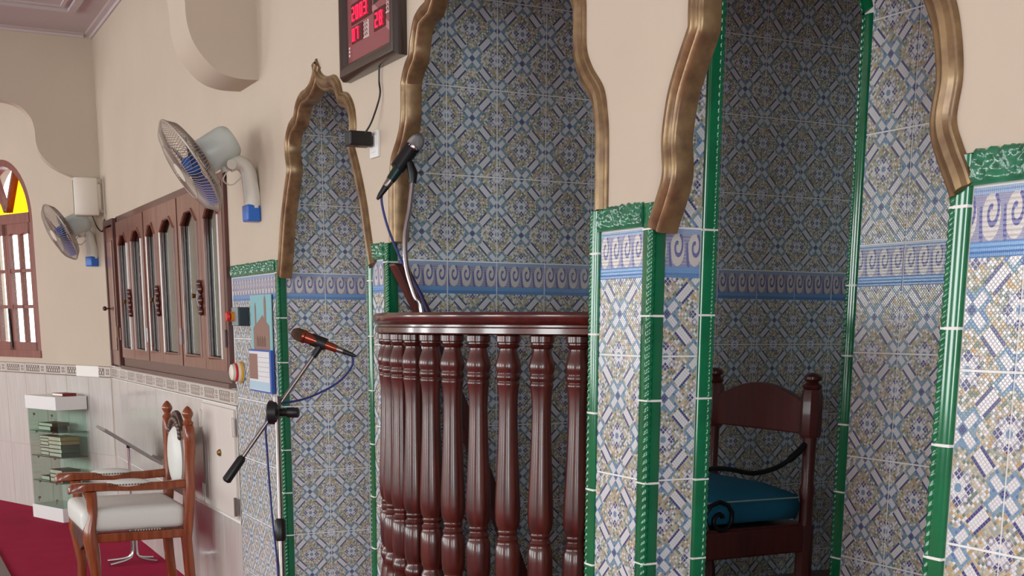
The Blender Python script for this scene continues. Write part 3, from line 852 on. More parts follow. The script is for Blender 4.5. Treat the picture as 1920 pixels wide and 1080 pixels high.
# single narrow leaf left of the cupboard
nb = empty('narrow_cupboard', (-9.85, 0, 1.27)); tag(nb, 'narrow brown cupboard door between the corner and the long cupboard', 'cupboard')
MB().box(-.205, -.165, -.03, .10, 0, 1.07).box(.165, .21, -.03, .10, 0, 1.07).box(-.165, .165, -.03, .10, 1.03, 1.07).box(-.165, .165, .06, .10, 0, 1.03).build('frame', MAT['cab_dark'], nb)
dd = MB().box(-.16, .16, -.02, .03, .01, 1.02).build('door', MAT['cab_wood'], nb, bevel=.004)
MB().box(-.09, .09, -.03, -.018, .12, .92).build('raised_panel', MAT['cab_wood'], dd, bevel=.006)
MB().lathe([(.006, 0), (.006, .03), (.016, .035), (.018, .05), (.008, .06)], 10).build('knob', MAT['cab_dark'], dd, (-.12, -.02, .43), (PI/2, 0, 0), smooth=True)
MB().box(.16, .20, -.036, -.02, .22, .30).build('hinge', MAT['brass'], dd)

# service hatch below the band
ht = empty('door_1', (-6.80, 0, 0.56)); tag(ht, 'white two-leaf service hatch with hinges under the cupboard', kind='structure')
MB().box(-.375, .385, 0.0, 0.02, 0, .602).build('frame', MAT['hatch'], ht)
for (a, b) in ((-.355, -.005), (0.0, .365)):
    l = MB().box(a, b, -0.014, 0.0, .012, .59).build('leaf', MAT['hatch'], ht, bevel=.003)
    xh = a if a < -.1 else b
    for z in (.08, .50): MB().box(xh-.02, xh+.02, -.02, -.012, z-.045, z+.045).tube([(xh, -.022, z-.05), (xh, -.022, z+.05)], .007, 6).build('hinge', MAT['hatch'] if a < -.1 or z > .3 else MAT['steel'], l)
MB().lathe([(.004, 0), (.02, .004), (.02, .008), (.010, .02)], 10).build('knob', MAT['brass'], ht, (.06, -.012, .34), (PI/2, 0, 0))

# ------------------------------------------------------------------ pulpit balustrade
bal = empty('balustrade', (-3.582, 0, 0.52)); tag(bal, 'dark red varnished bow-fronted wooden balustrade of the pulpit', 'balustrade')
BC = (-3.582, 0.769); BR = 0.955
def arc_sweep(prof, a0, a1, n=36):
    mb = MB(); vs = []; m = len(prof)
    for i in range(n+1):
        a = a0+(a1-a0)*i/n
        for (dr, z) in prof:
            r = BR+dr
            vs.append((r*math.sin(a), BC[1]-r*math.cos(a), z-0.52))
    fs = []
    for i in range(n):
        for q in range(m): fs.append((i*m+q, i*m+(q+1) % m, (i+1)*m+(q+1) % m, (i+1)*m+q))
    fs.append(tuple(range(m))); fs.append(tuple(range(n*m, (n+1)*m)))
    return mb.add(vs, fs)
AL, AR = -0.72, 0.90
ztop = 1.562
rail = [(.034, ztop), (.042, ztop+.004), (.042, ztop+.018), (.034, ztop+.022), (.034, ztop+.027), (.044, ztop+.033), (.050, ztop+.042), (.050, ztop+.054), (.040, ztop+.063), (-.040, ztop+.063), (-.050, ztop+.054), (-.050, ztop+.042), (-.036, ztop+.027), (-.042, ztop+.004), (-.034, ztop)]
arc_sweep(rail, AL, AR).build('top_rail', MAT['red_wood_h'], bal, smooth=35)
arc_sweep([(.045, .56), (.045, .66), (.035, .675), (-.035, .675), (-.045, .66), (-.045, .56)], AL, AR).build('bottom_rail', MAT['red_wood_h'], bal, smooth=35)
pf = [(BR*math.sin(AL+(AR-AL)*i/30)*1.04, BC[1]-BR*1.05*math.cos(AL+(AR-AL)*i/30)) for i in range(31)]
pf += [(pf[-1][0], 0.3), (pf[0][0], 0.3)]
MB().prism(pf, -0.12, 0.04, 'z').build('balcony_floor', MAT['red_wood_h'], bal)
MB().prism([(x*.97, y*.9+.03) for x, y in pf], -0.52, -0.12, 'z').build('balcony_base', MAT['red_wood'], bal)
q = 0.000731
bp = [(.024, 0), (.0285, -.003), (.0285, -.018), (.0245, -.021), (.0245, -.025), (.0275, -.028), (.0255, -.033), (.0205, -.037), (.0205, -.042), (.0235, -.055), (.0275, -.07), (.0300, -.083), (.0290, -.094), (.0262, -.103), (.0262, -.106), (.0285, -.111), (.0285, -.120), (.0250, -.125), (.0250, -.128), (.0275, -.132), (.0265, -.138), (.0246, -.150),
      (.0228, -.175), (.0222, -.21), (.0230, -.26), (.0248, -.33), (.0272, -.40), (.0295, -.46), (.0303, -.495), (.0296, -.52), (.0270, -.537), (.0232, -.546), (.0232, -.551), (.0248, -.555), (.0215, -.562), (.0215, -.566), (.0240, -.570), (.0265, -.576), (.0240, -.583), (.0262, -.590), (.0290, -.598), (.0298, -.63), (.0295, -.675), (.0270, -.695), (.0230, -.705), (.0230, -.712), (.0275, -.722), (.0300, -.735), (.0275, -.748), (.0225, -.756), (.025, -.78), (.030, -.82), (.031, -.87), (.031, -.89)]
bme = MB().lathe([(r*1.22, z) for r, z in reversed(bp)], 22).mesh('baluster', MAT['red_wood'], smooth=50)
for i in range(-4, 10):
    a = -0.191+0.114*i
    o = link('baluster', bme, bal, (BR*math.sin(a), BC[1]-BR*math.cos(a), ztop-0.52))
    o.rotation_euler = (0, 0, random.uniform(0, 6))
# sloping dark wooden rail inside the chamber
sr = empty('handrail', (-4.10, 0.5, 0.52)); tag(sr, 'dark wooden handrail sloping down behind the balustrade', 'handrail')
pts = [Vector((0, -.505, 1.275)), Vector((0, -.42, 1.12)), Vector((0, -.265, .765)), Vector((0, -.165, .505)), Vector((0, -.02, .134)), Vector((0, .03, 0.0))]
mb = MB(); vs = []; 
for p in pts:
    for dx, dy in ((-.028, -.035), (.028, -.035), (.028, .02), (-.028, .02)): vs.append((p.x+dx, p.y+dy, p.z))
fs = [(0, 1, 2, 3)]+[(i*4+k, i*4+(k+1) % 4, i*4+4+(k+1) % 4, i*4+4+k) for i in range(5) for k in range(4)]+[(20, 21, 22, 23)]
mb.add(vs, fs).build('rail', MAT['dim_wood'], sr, bevel=.008)

# ------------------------------------------------------------------ pulpit microphone
def frame_z(d):
    z = Vector(d).normalized(); x = Vector((0, 0, 1)).cross(z)
    if x.length < 1e-4: x = Vector((1, 0, 0))
    x.normalize(); y = z.cross(x)
    return Matrix((x, y, z)).transposed().to_4x4()
def microphone(name, head, tail, label, body, grille, cable_pts, L=0.205, rg=0.026):
    head = Vector(head); tail = Vector(tail); d = (tail-head).normalized()
    t = empty(name); t.matrix_world = Matrix.Translation(head) @ frame_z(d)
    tag(t, label, 'microphone')
    k = (tail-head).length
    MB().lathe([(.004, -.002), (rg*.6, .003), (rg*.92, .016), (rg, .03), (rg*.97, .046)], 18).build('grille_head', grille, t, smooth=True)
    MB().lathe([(rg*1.03, .044), (rg*1.03, .052), (rg*.9, .056)], 18).build('grille_ring', MAT['chrome'] if grille is MAT['grille'] else body, t, smooth=True)
    MB().lathe([(rg*.9, .052), (rg*.86, .075), (rg*.72, .10), (rg*.6, k-.045), (rg*.55, k-.035)], 18).build('handle', body, t, smooth=True)
    MB().lathe([(rg*.5, k-.037), (rg*.45, k-.012), (rg*.36, k-.008)], 14).build('connector', MAT['steel'], t, smooth=True)
    MB().lathe([(rg*.42, k-.010), (rg*.3, k+.025), (rg*.15, k+.04)], 12).build('strain_relief', MAT['black'], t, smooth=True)
    inv = t.matrix_world.inverted()
    pth = catmull([inv @ Vector(p) for p in cable_pts], 6)
    MB().tube(pth, .0042, 6).build('cable', MAT['cable'], t, smooth=True)
    return t
m2h = (-3.90, -.006, 2.190); m2t = (-3.925, -.127, 2.020)
microphone('microphone', m2h, m2t, 'dark microphone with silver head above the balustrade', MAT['dkgreen'], MAT['grille'],
           [(-3.925, -.127, 2.02), (-3.93, -.135, 1.985), (-3.915, -.12, 1.90), (-3.88, -.09, 1.80), (-3.83, -.05, 1.70), (-3.80, -.02, 1.60), (-3.82, .05, 1.40)])
gs = empty('gooseneck_stand', (-3.80, -.055, 1.60)); tag(gs, 'silver gooseneck microphone stand rising behind the balustrade rail', 'microphone stand')
base = Vector((-3.80, -.055, 1.60))
gp = [Vector(p)-base for p in [(-3.78, -.05, 1.15), (-3.785, -.055, 1.60), (-3.80, -.075, 1.68), (-3.835, -.088, 1.775), (-3.855, -.084, 1.87), (-3.872, -.060, 1.96), (-3.884, -.044, 2.045)]]
MB().tube(catmull(gp, 6), .0085, 10).build('gooseneck', MAT['chrome'], gs, smooth=True)
MB().tube([Vector((-3.884, -.044, 2.04))-base, Vector((-3.886, -.042, 2.07))-base, Vector((-3.894, -.05, 2.105))-base], [.013, .017, .012], 10).tube([Vector((-3.915, -.085, 2.085))-base, Vector((-3.905, -.035, 2.155))-base], .0245, 12).build('clip', MAT['black'], gs, smooth=True)

# ------------------------------------------------------------------ boom microphone stand
def ms(p): return Vector(p)-Vector((-4.33, -.40, 0))
st = empty('boom_stand', (-4.33, -.40, 0)); tag(st, 'tall silver boom microphone stand before the narrow niche', 'microphone stand')
jt = Vector((-4.425, -.375, ZC-.302))          # clutch
top = Vector((-4.432, -.358, ZC-.270))
foot = Vector((-4.215, -.42, 0))
at = lambda a, b, t: a+(b-a)*t
polepts = [jt+Vector((0, 0, .06)), at(jt, foot, .35), at(jt, foot, .7)]
P0 = Vector((-4.425, -.362, ZC-.27)); P1 = Vector((-4.31, -.398, ZC-.89)); PF = P1+(P1-P0)*(((ZC-.89)-.03)/.62)
MB().tube([P0-Vector((-4.33, -.40, 0)), ms(at(P0, P1, .75))], .0095, 12).build('upper_pole', MAT['steel'], st, smooth=True)
MB().tube([ms(at(P0, P1, .72)), ms(PF)], .0125, 12).build('lower_pole', MAT['steel'], st, smooth=True)
MB().tube([ms(at(P0, P1, .68)), ms(at(P0, P1, .69)), ms(at(P0, P1, .80)), ms(at(P0, P1, .81))], [.014, .020, .020, .015], 12).build('height_clutch', MAT['black'], st, smooth=True)
bm0 = Vector((-4.405, -.205, ZC-.085)); bm1 = Vector((-4.466, -.547, ZC-.556))
MB().tube([ms(bm0), ms(at(bm0, bm1, .94))], .0075, 10).build('boom', MAT['steel'], st, smooth=True)
MB().tube([ms(at(bm0, bm1, .82)), ms(at(bm0, bm1, .84)), ms(at(bm0, bm1, 1.0)), ms(at(bm0, bm1, 1.012))], [.010, .016, .0175, .010], 12).build('counterweight', MAT['black'], st, smooth=True)
md = at(bm0, bm1, .485)
ir = Vector((.50, .866, 0))
mb = MB().tube([ms(md-ir*.022), ms(md-ir*.016), ms(md+ir*.014), ms(md+ir*.02)], [.034, .044, .044, .032], 16)
mb.tube([ms(md+ir*.015), ms(md+ir*.045), ms(md+ir*.05), ms(md+ir*.088), ms(md+ir*.092)], [.014, .014, .019, .019, .014], 12)
mb.build('boom_clutch', MAT['black'], st, smooth=True)
MB().tube([ms(P0+Vector((0, 0, -.03))), ms(P0+Vector((0, 0, .015)))], .016, 10).build('collar', MAT['steel'], st, smooth=True)
for k in range(3):
    a = 0.7+k*2*PI/3
    MB().tube([ms(PF+Vector((0, 0, .10))), ms(PF+Vector((.15*math.cos(a), .15*math.sin(a), .035))), ms(PF+Vector((.28*math.cos(a), .28*math.sin(a), -.015)))], .010, 8).build('leg', MAT['steel'], st, smooth=True)
MB().tube([ms(bm0+Vector((-.006, -.02, -.03))), ms(bm0), ms(bm0+Vector((.004, .008, .02)))], [.010, .013, .010], 8).tube([ms((-4.425, -.225, ZC-.052)), ms((-4.398, -.178, ZC-.071))], .0235, 12).build('clip', MAT['black'], st, smooth=True)
microphone('microphone', (-4.457, -.288, ZC-.026), (-4.355, -.118, ZC-.098), 'copper coloured microphone held by the boom stand', MAT['copper'], MAT['brown_grille'],
           [(-4.355, -.118, ZC-.098), (-4.345, -.10, ZC-.108), (-4.35, -.10, ZC-.15), (-4.375, -.15, ZC-.21), (-4.41, -.25, ZC-.262), (-4.435, -.36, ZC-.29), (-4.44, -.40, ZC-.34), (-4.42, -.405, ZC-.48), (-4.37, -.41, ZC-.68), (-4.30, -.415, ZC-.90), (-4.25, -.44, ZC-1.2), (-4.20, -.46, .012), (-4.0, -.55, .008)], L=.2, rg=.024)

# ------------------------------------------------------------------ armchair
ch = empty('armchair', (-7.275, -.44, 0)); tag(ch, 'carved wooden armchair with white upholstery against the wall', 'chair')
W = .275
for sx in (-1, 1):
    mb = MB()
    ctr = [(.30, 0.0, .030), (.285, .20, .030), (.275, .40, .034), (.285, .48, .036), (.30, .62, .034), (.305, .72, .030), (.31, .82, .025), (.315, .88, .028), (.315, .96, .040), (.315, 1.005, .036), (.315, 1.035, .026)]
    vs = []; n = 4
    for (y, z, h) in ctr:
        for dx, dy in ((-1, -1), (1, -1), (1, 1), (-1, 1)): vs.append((sx*W+dx*h*(1.0 if z < .5 else 1.25), y+dy*.026, z))
    fs = [(0, 3, 2, 1)]+[(i*4+k, i*4+(k+1) % 4, i*4+4+(k+1) % 4, i*4+4+k) for i in range(len(ctr)-1) for k in range(4)]+[tuple(len(vs)-4+k for k in range(4))]
    mb.add(vs, fs)
    po = mb.build('rear_post', MAT['chair_wood'], ch, bevel=.008, smooth=50)
    MB().lathe([(.022, 1.03), (.030, 1.04), (.030, 1.052), (.022, 1.058), (.019, 1.07), (.024, 1.078), (.031, 1.092), (.031, 1.104), (.022, 1.122), (.008, 1.137), (.002, 1.14)], 14, (sx*W, .315)).build('finial', MAT['chair_wood'], po, smooth=True)
    # front cabriole leg with arm support in one piece
    fl_ = [(-.24, 0, .022), (-.235, .08, .022), (-.225, .2, .026), (-.235, .34, .036), (-.245, .42, .040), (-.245, .48, .034), (-.225, .56, .026), (-.225, .64, .028), (-.235, .69, .036)]
    vs = []
    for (y, z, h) in fl_:
        for k in range(8):
            a = 2*PI*k/8; vs.append((sx*W+h*math.cos(a), y+h*1.05*math.sin(a), z))
    fs = [tuple(range(7, -1, -1))]+[(i*8+k, i*8+(k+1) % 8, i*8+8+(k+1) % 8, i*8+8+k) for i in range(len(fl_)-1) for k in range(8)]+[tuple(len(vs)-8+k for k in range(8))]
    MB().add(vs, fs).build('front_leg', MAT['chair_wood'], ch, smooth=60)
    ap = [(-.345, .700), (-.325, .712), (-.24, .714), (-.14, .712), (0, .706), (.15, .704), (.285, .712)]
    vs = []
    for i, (y, z) in enumerate(ap):
        w = [.022, .032, .030, .027, .027, .027, .030][i]; h = [.018, .025, .024, .022, .022, .022, .024][i]
        for dx, dz in ((-1, -.7), (-.7, -1), (.7, -1), (1, -.7), (1, .7), (.7, 1), (-.7, 1), (-1, .7)): vs.append((sx*W+dx*w, y, z+dz*h))
    fs = [tuple(range(8))]+[(i*8+k, i*8+(k+1) % 8, i*8+8+(k+1) % 8, i*8+8+k) for i in range(6) for k in range(8)]+[tuple(48+k for k in range(8))]
    ar = MB().add(vs, fs).build('armrest', MAT['chair_wood'], ch, smooth=50)
    MB().ellipsoid((sx*W, -.03, .725), .032, .125, .028, 14, 10).build('arm_pad', MAT['leather'], ar, smooth=True)
    nl = MB()
    for k in range(15): nl.ellipsoid((sx*W+.031*(1 if sx else 1), -.14+k*.016, .7225), .005, .006, .005, 6, 4)
    nl.build('nail_trim', MAT['nail'], ar, smooth=True)
    MB().box(sx*W-.016, sx*W+.016, -.23, .29, .405, .455).build('side_rail', MAT['chair_wood'], ch, bevel=.006)
    nn = MB()
    for k in range(34): nn.ellipsoid((sx*(W+.014), -.22+k*.0148, .462), .006, .006, .005, 6, 4)
    nn.build('nail_trim', MAT['nail'], ch, smooth=True)
MB().prism([(-W, .455), (W, .455), (W, .36), (.16, .375), (.06, .35), (0, .325), (-.06, .35), (-.16, .375), (-W, .36)], -.268, -.235, 'y').build('front_apron', MAT['carved'], ch, bevel=.006)
MB().box(-W, W, .27, .30, .40, .455).build('rear_rail', MAT['chair_wood'], ch)
# cushion: rounded box
cu = bmesh.new(); bmesh.ops.create_cube(cu, size=1)
for v in cu.verts: v.co = Vector((v.co.x*.575, v.co.y*.57-.005, v.co.z*.135+.528))
bmesh.ops.bevel(cu, geom=list(cu.edges), offset=.05, segments=4, affect='EDGES', profile=.6)
for v in cu.verts:
    if v.co.z > .57: v.co.z += .022*math.cos(v.co.x/.29*PI/2)*math.cos(v.co.y/.29*PI/2)
me = bpy.data.meshes.new('seat_cushion'); cu.to_mesh(me); cu.free(); me.materials.append(MAT['leather'])
for p in me.polygons: p.use_smooth = True
link('seat_cushion', me, ch)
# back: carved crest board with an oval upholstered pad
top = [(-.22, .62), (-.22, .95), (-.19, 1.0), (-.15, 1.0), (-.12, 1.05), (-.06, 1.09), (0, 1.10), (.06, 1.09), (.12, 1.05), (.15, 1.0), (.19, 1.0), (.22, .95), (.22, .62)]
MB().prism(top, .295, .325, 'y').build('back_panel', MAT['carved'], ch, bevel=.008)
cr = MB()
for k in range(14):
    a = PI*k/13; cr.ellipsoid((.15*math.cos(a)*.9, .292, .96+.09*math.sin(a)), .024, .012, .022, 8, 6)
cr.build('crest_carving', MAT['carved'], ch, smooth=True)
ov = MB(); n = 24; vs = [(0, .262, .835)]
for ring, (f, y) in enumerate([(.5, .264), (.85, .275), (1.0, .296)]):
    for k in range(n):
        a = 2*PI*k/n; vs.append((.165*f*math.cos(a), y, .835+.175*f*math.sin(a)))
fs = [(0, 1+(k+1) % n, 1+k) for k in range(n)]+[(1+r*n+k, 1+r*n+(k+1) % n, 1+(r+1)*n+(k+1) % n, 1+(r+1)*n+k) for r in range(2) for k in range(n)]
ov.add(vs, fs).build('back_pad', MAT['leather'], ch, smooth=True)

# ------------------------------------------------------------------ small reading stand behind the armchair
ls = empty('reading_stand', (-8.50, -.20, 0)); tag(ls, 'small reading stand with tilted grey board and tubular feet', 'stand')
bd = MB().box(-.17, .17, -.215, .215, -.009, .009).build('board', MAT['desk_grey'], ls, (.05, 0, .80), (-.59, 0, 0), bevel=.003)
MB().box(-.17, .17, .195, .215, .009, .03).build('ledge', MAT['desk_grey'], bd)
MB().tube([(0, 0, .14), (0, 0, .79)], .0085, 10).build('post', MAT['chrome'], ls, smooth=True)
MB().tube([(0, 0, .785), (.02, 0, .80)], .014, 8).build('bracket', MAT['black'], ls)
for k, (dx, dy) in enumerate([(.05, -.16), (.05, .12), (-.05, -.15), (-.05, .12)]):
    x = .018*(1 if dx > 0 else -1); y = .014*(1 if dy > 0 else -1)
    MB().tube(catmull([(x, y, .20), (x, y, .07), (x+dx*.3, y+dy*.25, .03), (x+dx*1.2, y+dy, .012)], 5), .009, 8).build('leg', MAT['chrome'], ls, smooth=True)
    MB().tube([(x, y, .195), (x, y, .212)], .0105, 8).build('cap', MAT['black'], ls)

# ------------------------------------------------------------------ glass display cabinet with books
VE = Vector((-10.50, -.40, 0)); VW, VD = .47, .262
vit = empty('display_cabinet', (VE.x+E_FAR.x*VW, VE.y+E_FAR.y*VW, 0), FAR_ROT+PI); tag(vit, 'glass display cabinet with white plinth and top holding books', 'display cabinet')
# local x along the wall away from the corner, local y = towards the wall... (-N)
MB().box(-.012, VW+.012, -.012, VD, 0, .112).build('plinth', MAT['white_panel'], vit, bevel=.003)
MB().box(-.012, VW+.012, -.012, VD, .905, 1.012).build('top_box', MAT['white_panel'], vit, bevel=.003)
for (a, b, c_, d) in [(0, VW, 0, .005), (0, .005, .005, VD-.01), (VW-.005, VW, .005, VD-.01)]:
    MB().box(a, b, c_, d, .112, .905).build('glass_side', MAT['green_glass'], vit)
for z in (.314, .521, .726):
    sh = MB().box(.006, VW-.006, .006, VD-.012, z-.004, z+.003).build('glass_shelf', MAT['shelf_glass'], vit)
    for x in (.10, VW-.10):
        MB().tube([(x, .008, z-.012), (x, .02, z-.012)], .007, 8).build('shelf_peg', MAT['chrome'], sh)
for z in (.17, .86):
    for x in (.09, VW-.09): MB().tube([(x, -.004, z), (x, .010, z)], .010, 10).tube([(x, -.003, z), (x, -.003, z-.03)], .004, 6).build('clamp', MAT['chrome'], vit)
book_no = 0
def book(x, y, z, w, d, h, cover, label, par_rot=0):
    o = empty('book', (0, 0, 0), FAR_ROT)
    p = VE+E_FAR*x-N_FAR*y
    o.location = (p.x, p.y, z)
    MB().box(-w/2, w/2, -d/2, d/2, 0, .003).box(-w/2, w/2, -d/2, d/2, h-.003, h).box(w/2-.003, w/2, -d/2, d/2, 0, h).build('cover', MAT[cover], o)
    MB().box(-w/2+.004, w/2-.003, -d/2+.003, d/2-.003, .003, h-.003).build('pages', MAT['paper'], o)
    o.rotation_euler = (0, 0, FAR_ROT+PI+par_rot)
    tag(o, label, 'book', 'books in the display cabinet')
zz = .7295
book(.30, .12, zz, .20, .15, .034, 'cover_dark', 'dark book lowest on the top shelf of the display cabinet'); book(.28, .12, zz+.035, .22, .15, .026, 'cover_brown', 'brown book lying upper on the top shelf of the display cabinet')
zz = .5245
ordn = ['lowest', 'second', 'third', 'fourth', 'fifth', 'topmost']
for k, (h, cv) in enumerate([(.030, 'cover_dark'), (.028, 'cover_brown'), (.020, 'cover_dark'), (.030, 'cover_dark'), (.024, 'cover_tan'), (.022, 'cover_green')]):
    book(.335+.004*(k % 3), .11, zz, .13, .11, h, cv, '%s book of the small left stack on the middle shelf' % ordn[k], .05*(k % 3)); zz += h+.001
zz = .5245
for k, (h, cv) in enumerate([(.031, 'cover_dark'), (.031, 'cover_green'), (.033, 'cover_dark'), (.030, 'cover_tan'), (.033, 'cover_tan')]):
    book(.13, .115, zz, .20, .165, h, cv, '%s book of the large right stack on the middle shelf' % (ordn[k] if k < 4 else 'topmost'), .03*(k % 2)); zz += h+.001
zz = .3175
book(.34, .10, zz, .14, .11, .034, 'cover_dark', 'single dark book on the lowest glass shelf')
for k, h in enumerate([.034, .030, .034]):
    book(.14, .115, zz, .20, .165, h, ['cover_dark', 'cover_dark', 'cover_brown'][k], '%s of three stacked books on the lowest glass shelf' % ['lowest', 'middle', 'topmost'][k]); zz += h+.001
book(.12, .14, 1.013, .17, .12, .022, 'cover_red', 'dark red book lying on top of the display cabinet')

# ------------------------------------------------------------------ wall fans
def fan(base, rz, axis, centre, label):
    f = empty('wall_fan', base, rz); tag(f, label, 'fan', 'wall fans')
    # wall bracket in local space: wall behind at +y
    bk = catmull([(0, -.02, -.10), (0, -.03, .0), (0, -.045, .07), (0, -.085, .10), (0, -.13, .085)], 5)
    mb = MB(); vs = []; m = 10
    for i, p in enumerate(bk):
        t = i/(len(bk)-1); rx = .050-.020*t; ry = .042-.010*t
        a_ = bk[min(i+1, len(bk)-1)]-bk[max(i-1, 0)]; a_.normalize(); nrm = Vector((0, a_.z, -a_.y))
        for k in range(m):
            th = 2*PI*k/m; q_ = p+Vector((1, 0, 0))*rx*math.cos(th)+nrm*ry*math.sin(th); q_.y = min(q_.y, -.001); vs.append(q_)
    fs = [tuple(range(m))]+[(i*m+k, i*m+(k+1) % m, i*m+m+(k+1) % m, i*m+m+k) for i in range(len(bk)-1) for k in range(m)]+[tuple(len(vs)-m+k for k in range(m))]
    MB().add(vs, fs).build('bracket', MAT['fan_white'], f, smooth=50)
    MB().box(-.046, .046, -.066, -.001, -.160, -.085).build('switch_box', MAT['fan_blue'], f, bevel=.008)
    MB().tube([(-.05, -.13, .085), (.05, -.13, .085)], .022, 12).build('pivot', MAT['fan_white'], f, smooth=True)
    MB().tube(catmull([(0, -.13, .07), (.0, -.16, .02), (0, -.12, .0), (0, -.07, .04)], 5), .0035, 6).build('cord', MAT['fan_white'], f)
    inv = (Matrix.Translation(base) @ Matrix.Rotation(rz, 4, 'Z')).inverted()
    hm = inv @ (Matrix.Translation(centre) @ frame_z(axis))
    def part(mb, name, mat, **k):
        o = mb.build(name, mat, f, **k); o.matrix_local = hm; return o
    R_ = .222
    part(MB().lathe([(.010, -.235), (.062, -.235), (.074, -.222), (.080, -.20), (.080, -.085), (.070, -.07), (.03, -.066)], 20), 'motor_housing', MAT['fan_grey'], smooth=40)
    part(MB().tube([(0, -.02, -.14), (0, -.10, -.13)], [.03, .02], 10), 'neck', MAT['fan_white'], smooth=True)
    part(MB().lathe([(.004, .035), (.035, .03), (.042, .0), (.042, -.03)], 16), 'hub', MAT['fan_blue'], smooth=True)
    for k in range(3):
        bl = MB()
        a0 = k*2*PI/3+.4; vs = []; nr, na = 6, 6
        for i in range(nr+1):
            r = .035+(.195-.035)*i/nr; wd = .30+.55*math.sin(PI*min(1, .25+.75*i/nr))
            for j in range(na+1):
                aa = a0+wd*(j/na-.5)*1.25; vs.append((r*math.cos(aa), r*math.sin(aa), .018-.04*(j/na)))
        n0 = len(vs); vs += [(x, y, z-.003) for x, y, z in vs]
        fs = []
        for i in range(nr):
            for j in range(na):
                a = i*(na+1)+j; fs += [(a, a+1, a+na+2, a+na+1), (n0+a, n0+a+na+1, n0+a+na+2, n0+a+1)]
        bl.add(vs, fs)
        part(bl, 'blade', MAT['fan_blade'], smooth=True)
    gd = MB()
    for side, dz in ((1, .055), (-1, -.060)):
        for k in range(84):
            a = 2*PI*k/84; ca, sa = math.cos(a), math.sin(a)
            pth = [(.045*ca, .045*sa, dz), (.13*ca, .13*sa, dz*.97), (.19*ca, .19*sa, dz*.66), (R_*ca, R_*sa, 0.004*side)]
            gd.tube(pth, .0016, 4)
        for rr, zz_ in ((.045, dz), (.13, dz*.97)):
            gd.tube([(rr*math.cos(2*PI*k/32), rr*math.sin(2*PI*k/32), zz_) for k in range(33)], .002, 4)
    gd.tube([(R_*math.cos(2*PI*k/48), R_*math.sin(2*PI*k/48), 0) for k in range(49)], .006, 6)
    part(gd, 'guard', MAT['fan_wire'])
    part(MB().lathe([(.003, .060), (.045, .058), (.045, .052)], 20), 'badge', MAT['fan_white'])
    return f
AX = Vector((-.056, -.836, -.54)).normalized()
fan(Vector((-5.87, 0, 2.215)), 0, AX, Vector((-5.90, -.30, 2.29)), 'ivory wall fan above the right end of the cupboard, head tilted down')
b2 = Vector(far(.13, 0, 2.185))
fan(b2, FAR_ROT+PI, Vector((.10, -.86, -.45)).normalized(), b2+N_FAR*.26+Vector((-.02, -.02, .085)), 'ivory wall fan with blue blades beside the arched window')

# corner loudspeaker
sp_ = empty('loudspeaker', (-10.14, 0, 2.385)); tag(sp_, 'cream box loudspeaker on a bracket high in the corner', 'speaker')
MB().prism([(-.07, -.20), (.06, -.225), (.10, -.16), (.10, -.05), (-.05, -.05)], 0, .275, 'z').build('cabinet', MAT['cream_plastic'], sp_, bevel=.012, smooth=50)
MB().prism([(-.060, -.204), (.055, -.228), (.055, -.225), (-.060, -.200)], .02, .255, 'z').build('front_grille', MAT['fan_grey'], sp_)
MB().box(-.03, .06, -.012, -.0005, .0, .28).box(-.01, .03, -.09, -.005, .24, .26).box(-.01, .03, -.09, -.005, .03, .05).build('bracket', MAT['cream_plastic'], sp_)
MB().tube(catmull([(.07, -.10, .0), (.07, -.07, -.08), (.06, -.03, -.11), (.05, -.01, -.02)], 5), .005, 6).build('cable', MAT['black'], sp_)

# ------------------------------------------------------------------ digital prayer clock, adapter and socket
ck = empty('prayer_clock', (-4.30, 0, 2.46)); tag(ck, 'dark framed digital prayer time board with red numerals', 'clock')
cw, chh = .275, .66
fr = MB()
sec = [(0, 0), (0, -.03), (.012, -.046), (.03, -.05), (.045, -.044), (.052, -.03), (.052, 0)]
fr_pts = [(-cw, 0), (cw, 0), (cw, chh), (-cw, chh)]
cx_, cz_ = 0, chh/2
vs = []
for (x, z) in fr_pts:
    for (d, y) in sec: vs.append((x-math.copysign(d, x), y, z+(d if z == 0 else -d)))
n = len(sec); fs = []
for i in range(4):
    for k in range(n): fs.append((i*n+k, i*n+(k+1) % n, ((i+1) % 4)*n+(k+1) % n, ((i+1) % 4)*n+k))
MB().add(vs, fs).build('frame', MAT['frame_dark'], ck, smooth=40)
face = MB().box(-cw+.045, cw-.045, -.026, -.001, .045, chh-.045).build('face', MAT['clock_face'], ck)
def digits(txt, x, z, h, parent):
    """seven segment numerals on the face"""
    SEG = {'0': 'abcdef', '1': 'bc', '2': 'abged', '3': 'abgcd', '5': 'afgcd', '7': 'abc', '8': 'abcdefg'}
    w = h*.52; t = h*.10; mb = MB()
    for i, chh_ in enumerate(txt):
        x0 = x+i*(w+h*.36)
        S = dict(a=(x0, x0+w, z+h-t, z+h), g=(x0, x0+w, z+h/2-t/2, z+h/2+t/2), d=(x0, x0+w, z, z+t), f=(x0, x0+t, z+h/2, z+h), b=(x0+w-t, x0+w, z+h/2, z+h), e=(x0, x0+t, z, z+h/2), c=(x0+w-t, x0+w, z, z+h/2))
        for k in SEG[chh_]: mb.box(S[k][0], S[k][1], -.0305, -.0275, S[k][2], S[k][3])
    mb.build('numerals', MAT['led'], parent)
def plate(x0, x1, z0, z1, mat, name, y=-.0275): return MB().box(x0, x1, y, -.0255, z0, z1).build(name, mat, face)
plate(-.18, .025, .175, .245, MAT['clock_dark'], 'display_window'); digits('2003', -.168, .187, .046, face)
plate(-.18, -.065, .112, .168, MAT['clock_dark'], 'display_window'); digits('07', -.168, .120, .042, face)
plate(.045, .155, .112, .180, MAT['clock_dark'], 'display_window'); digits('28', .06, .122, .046, face)
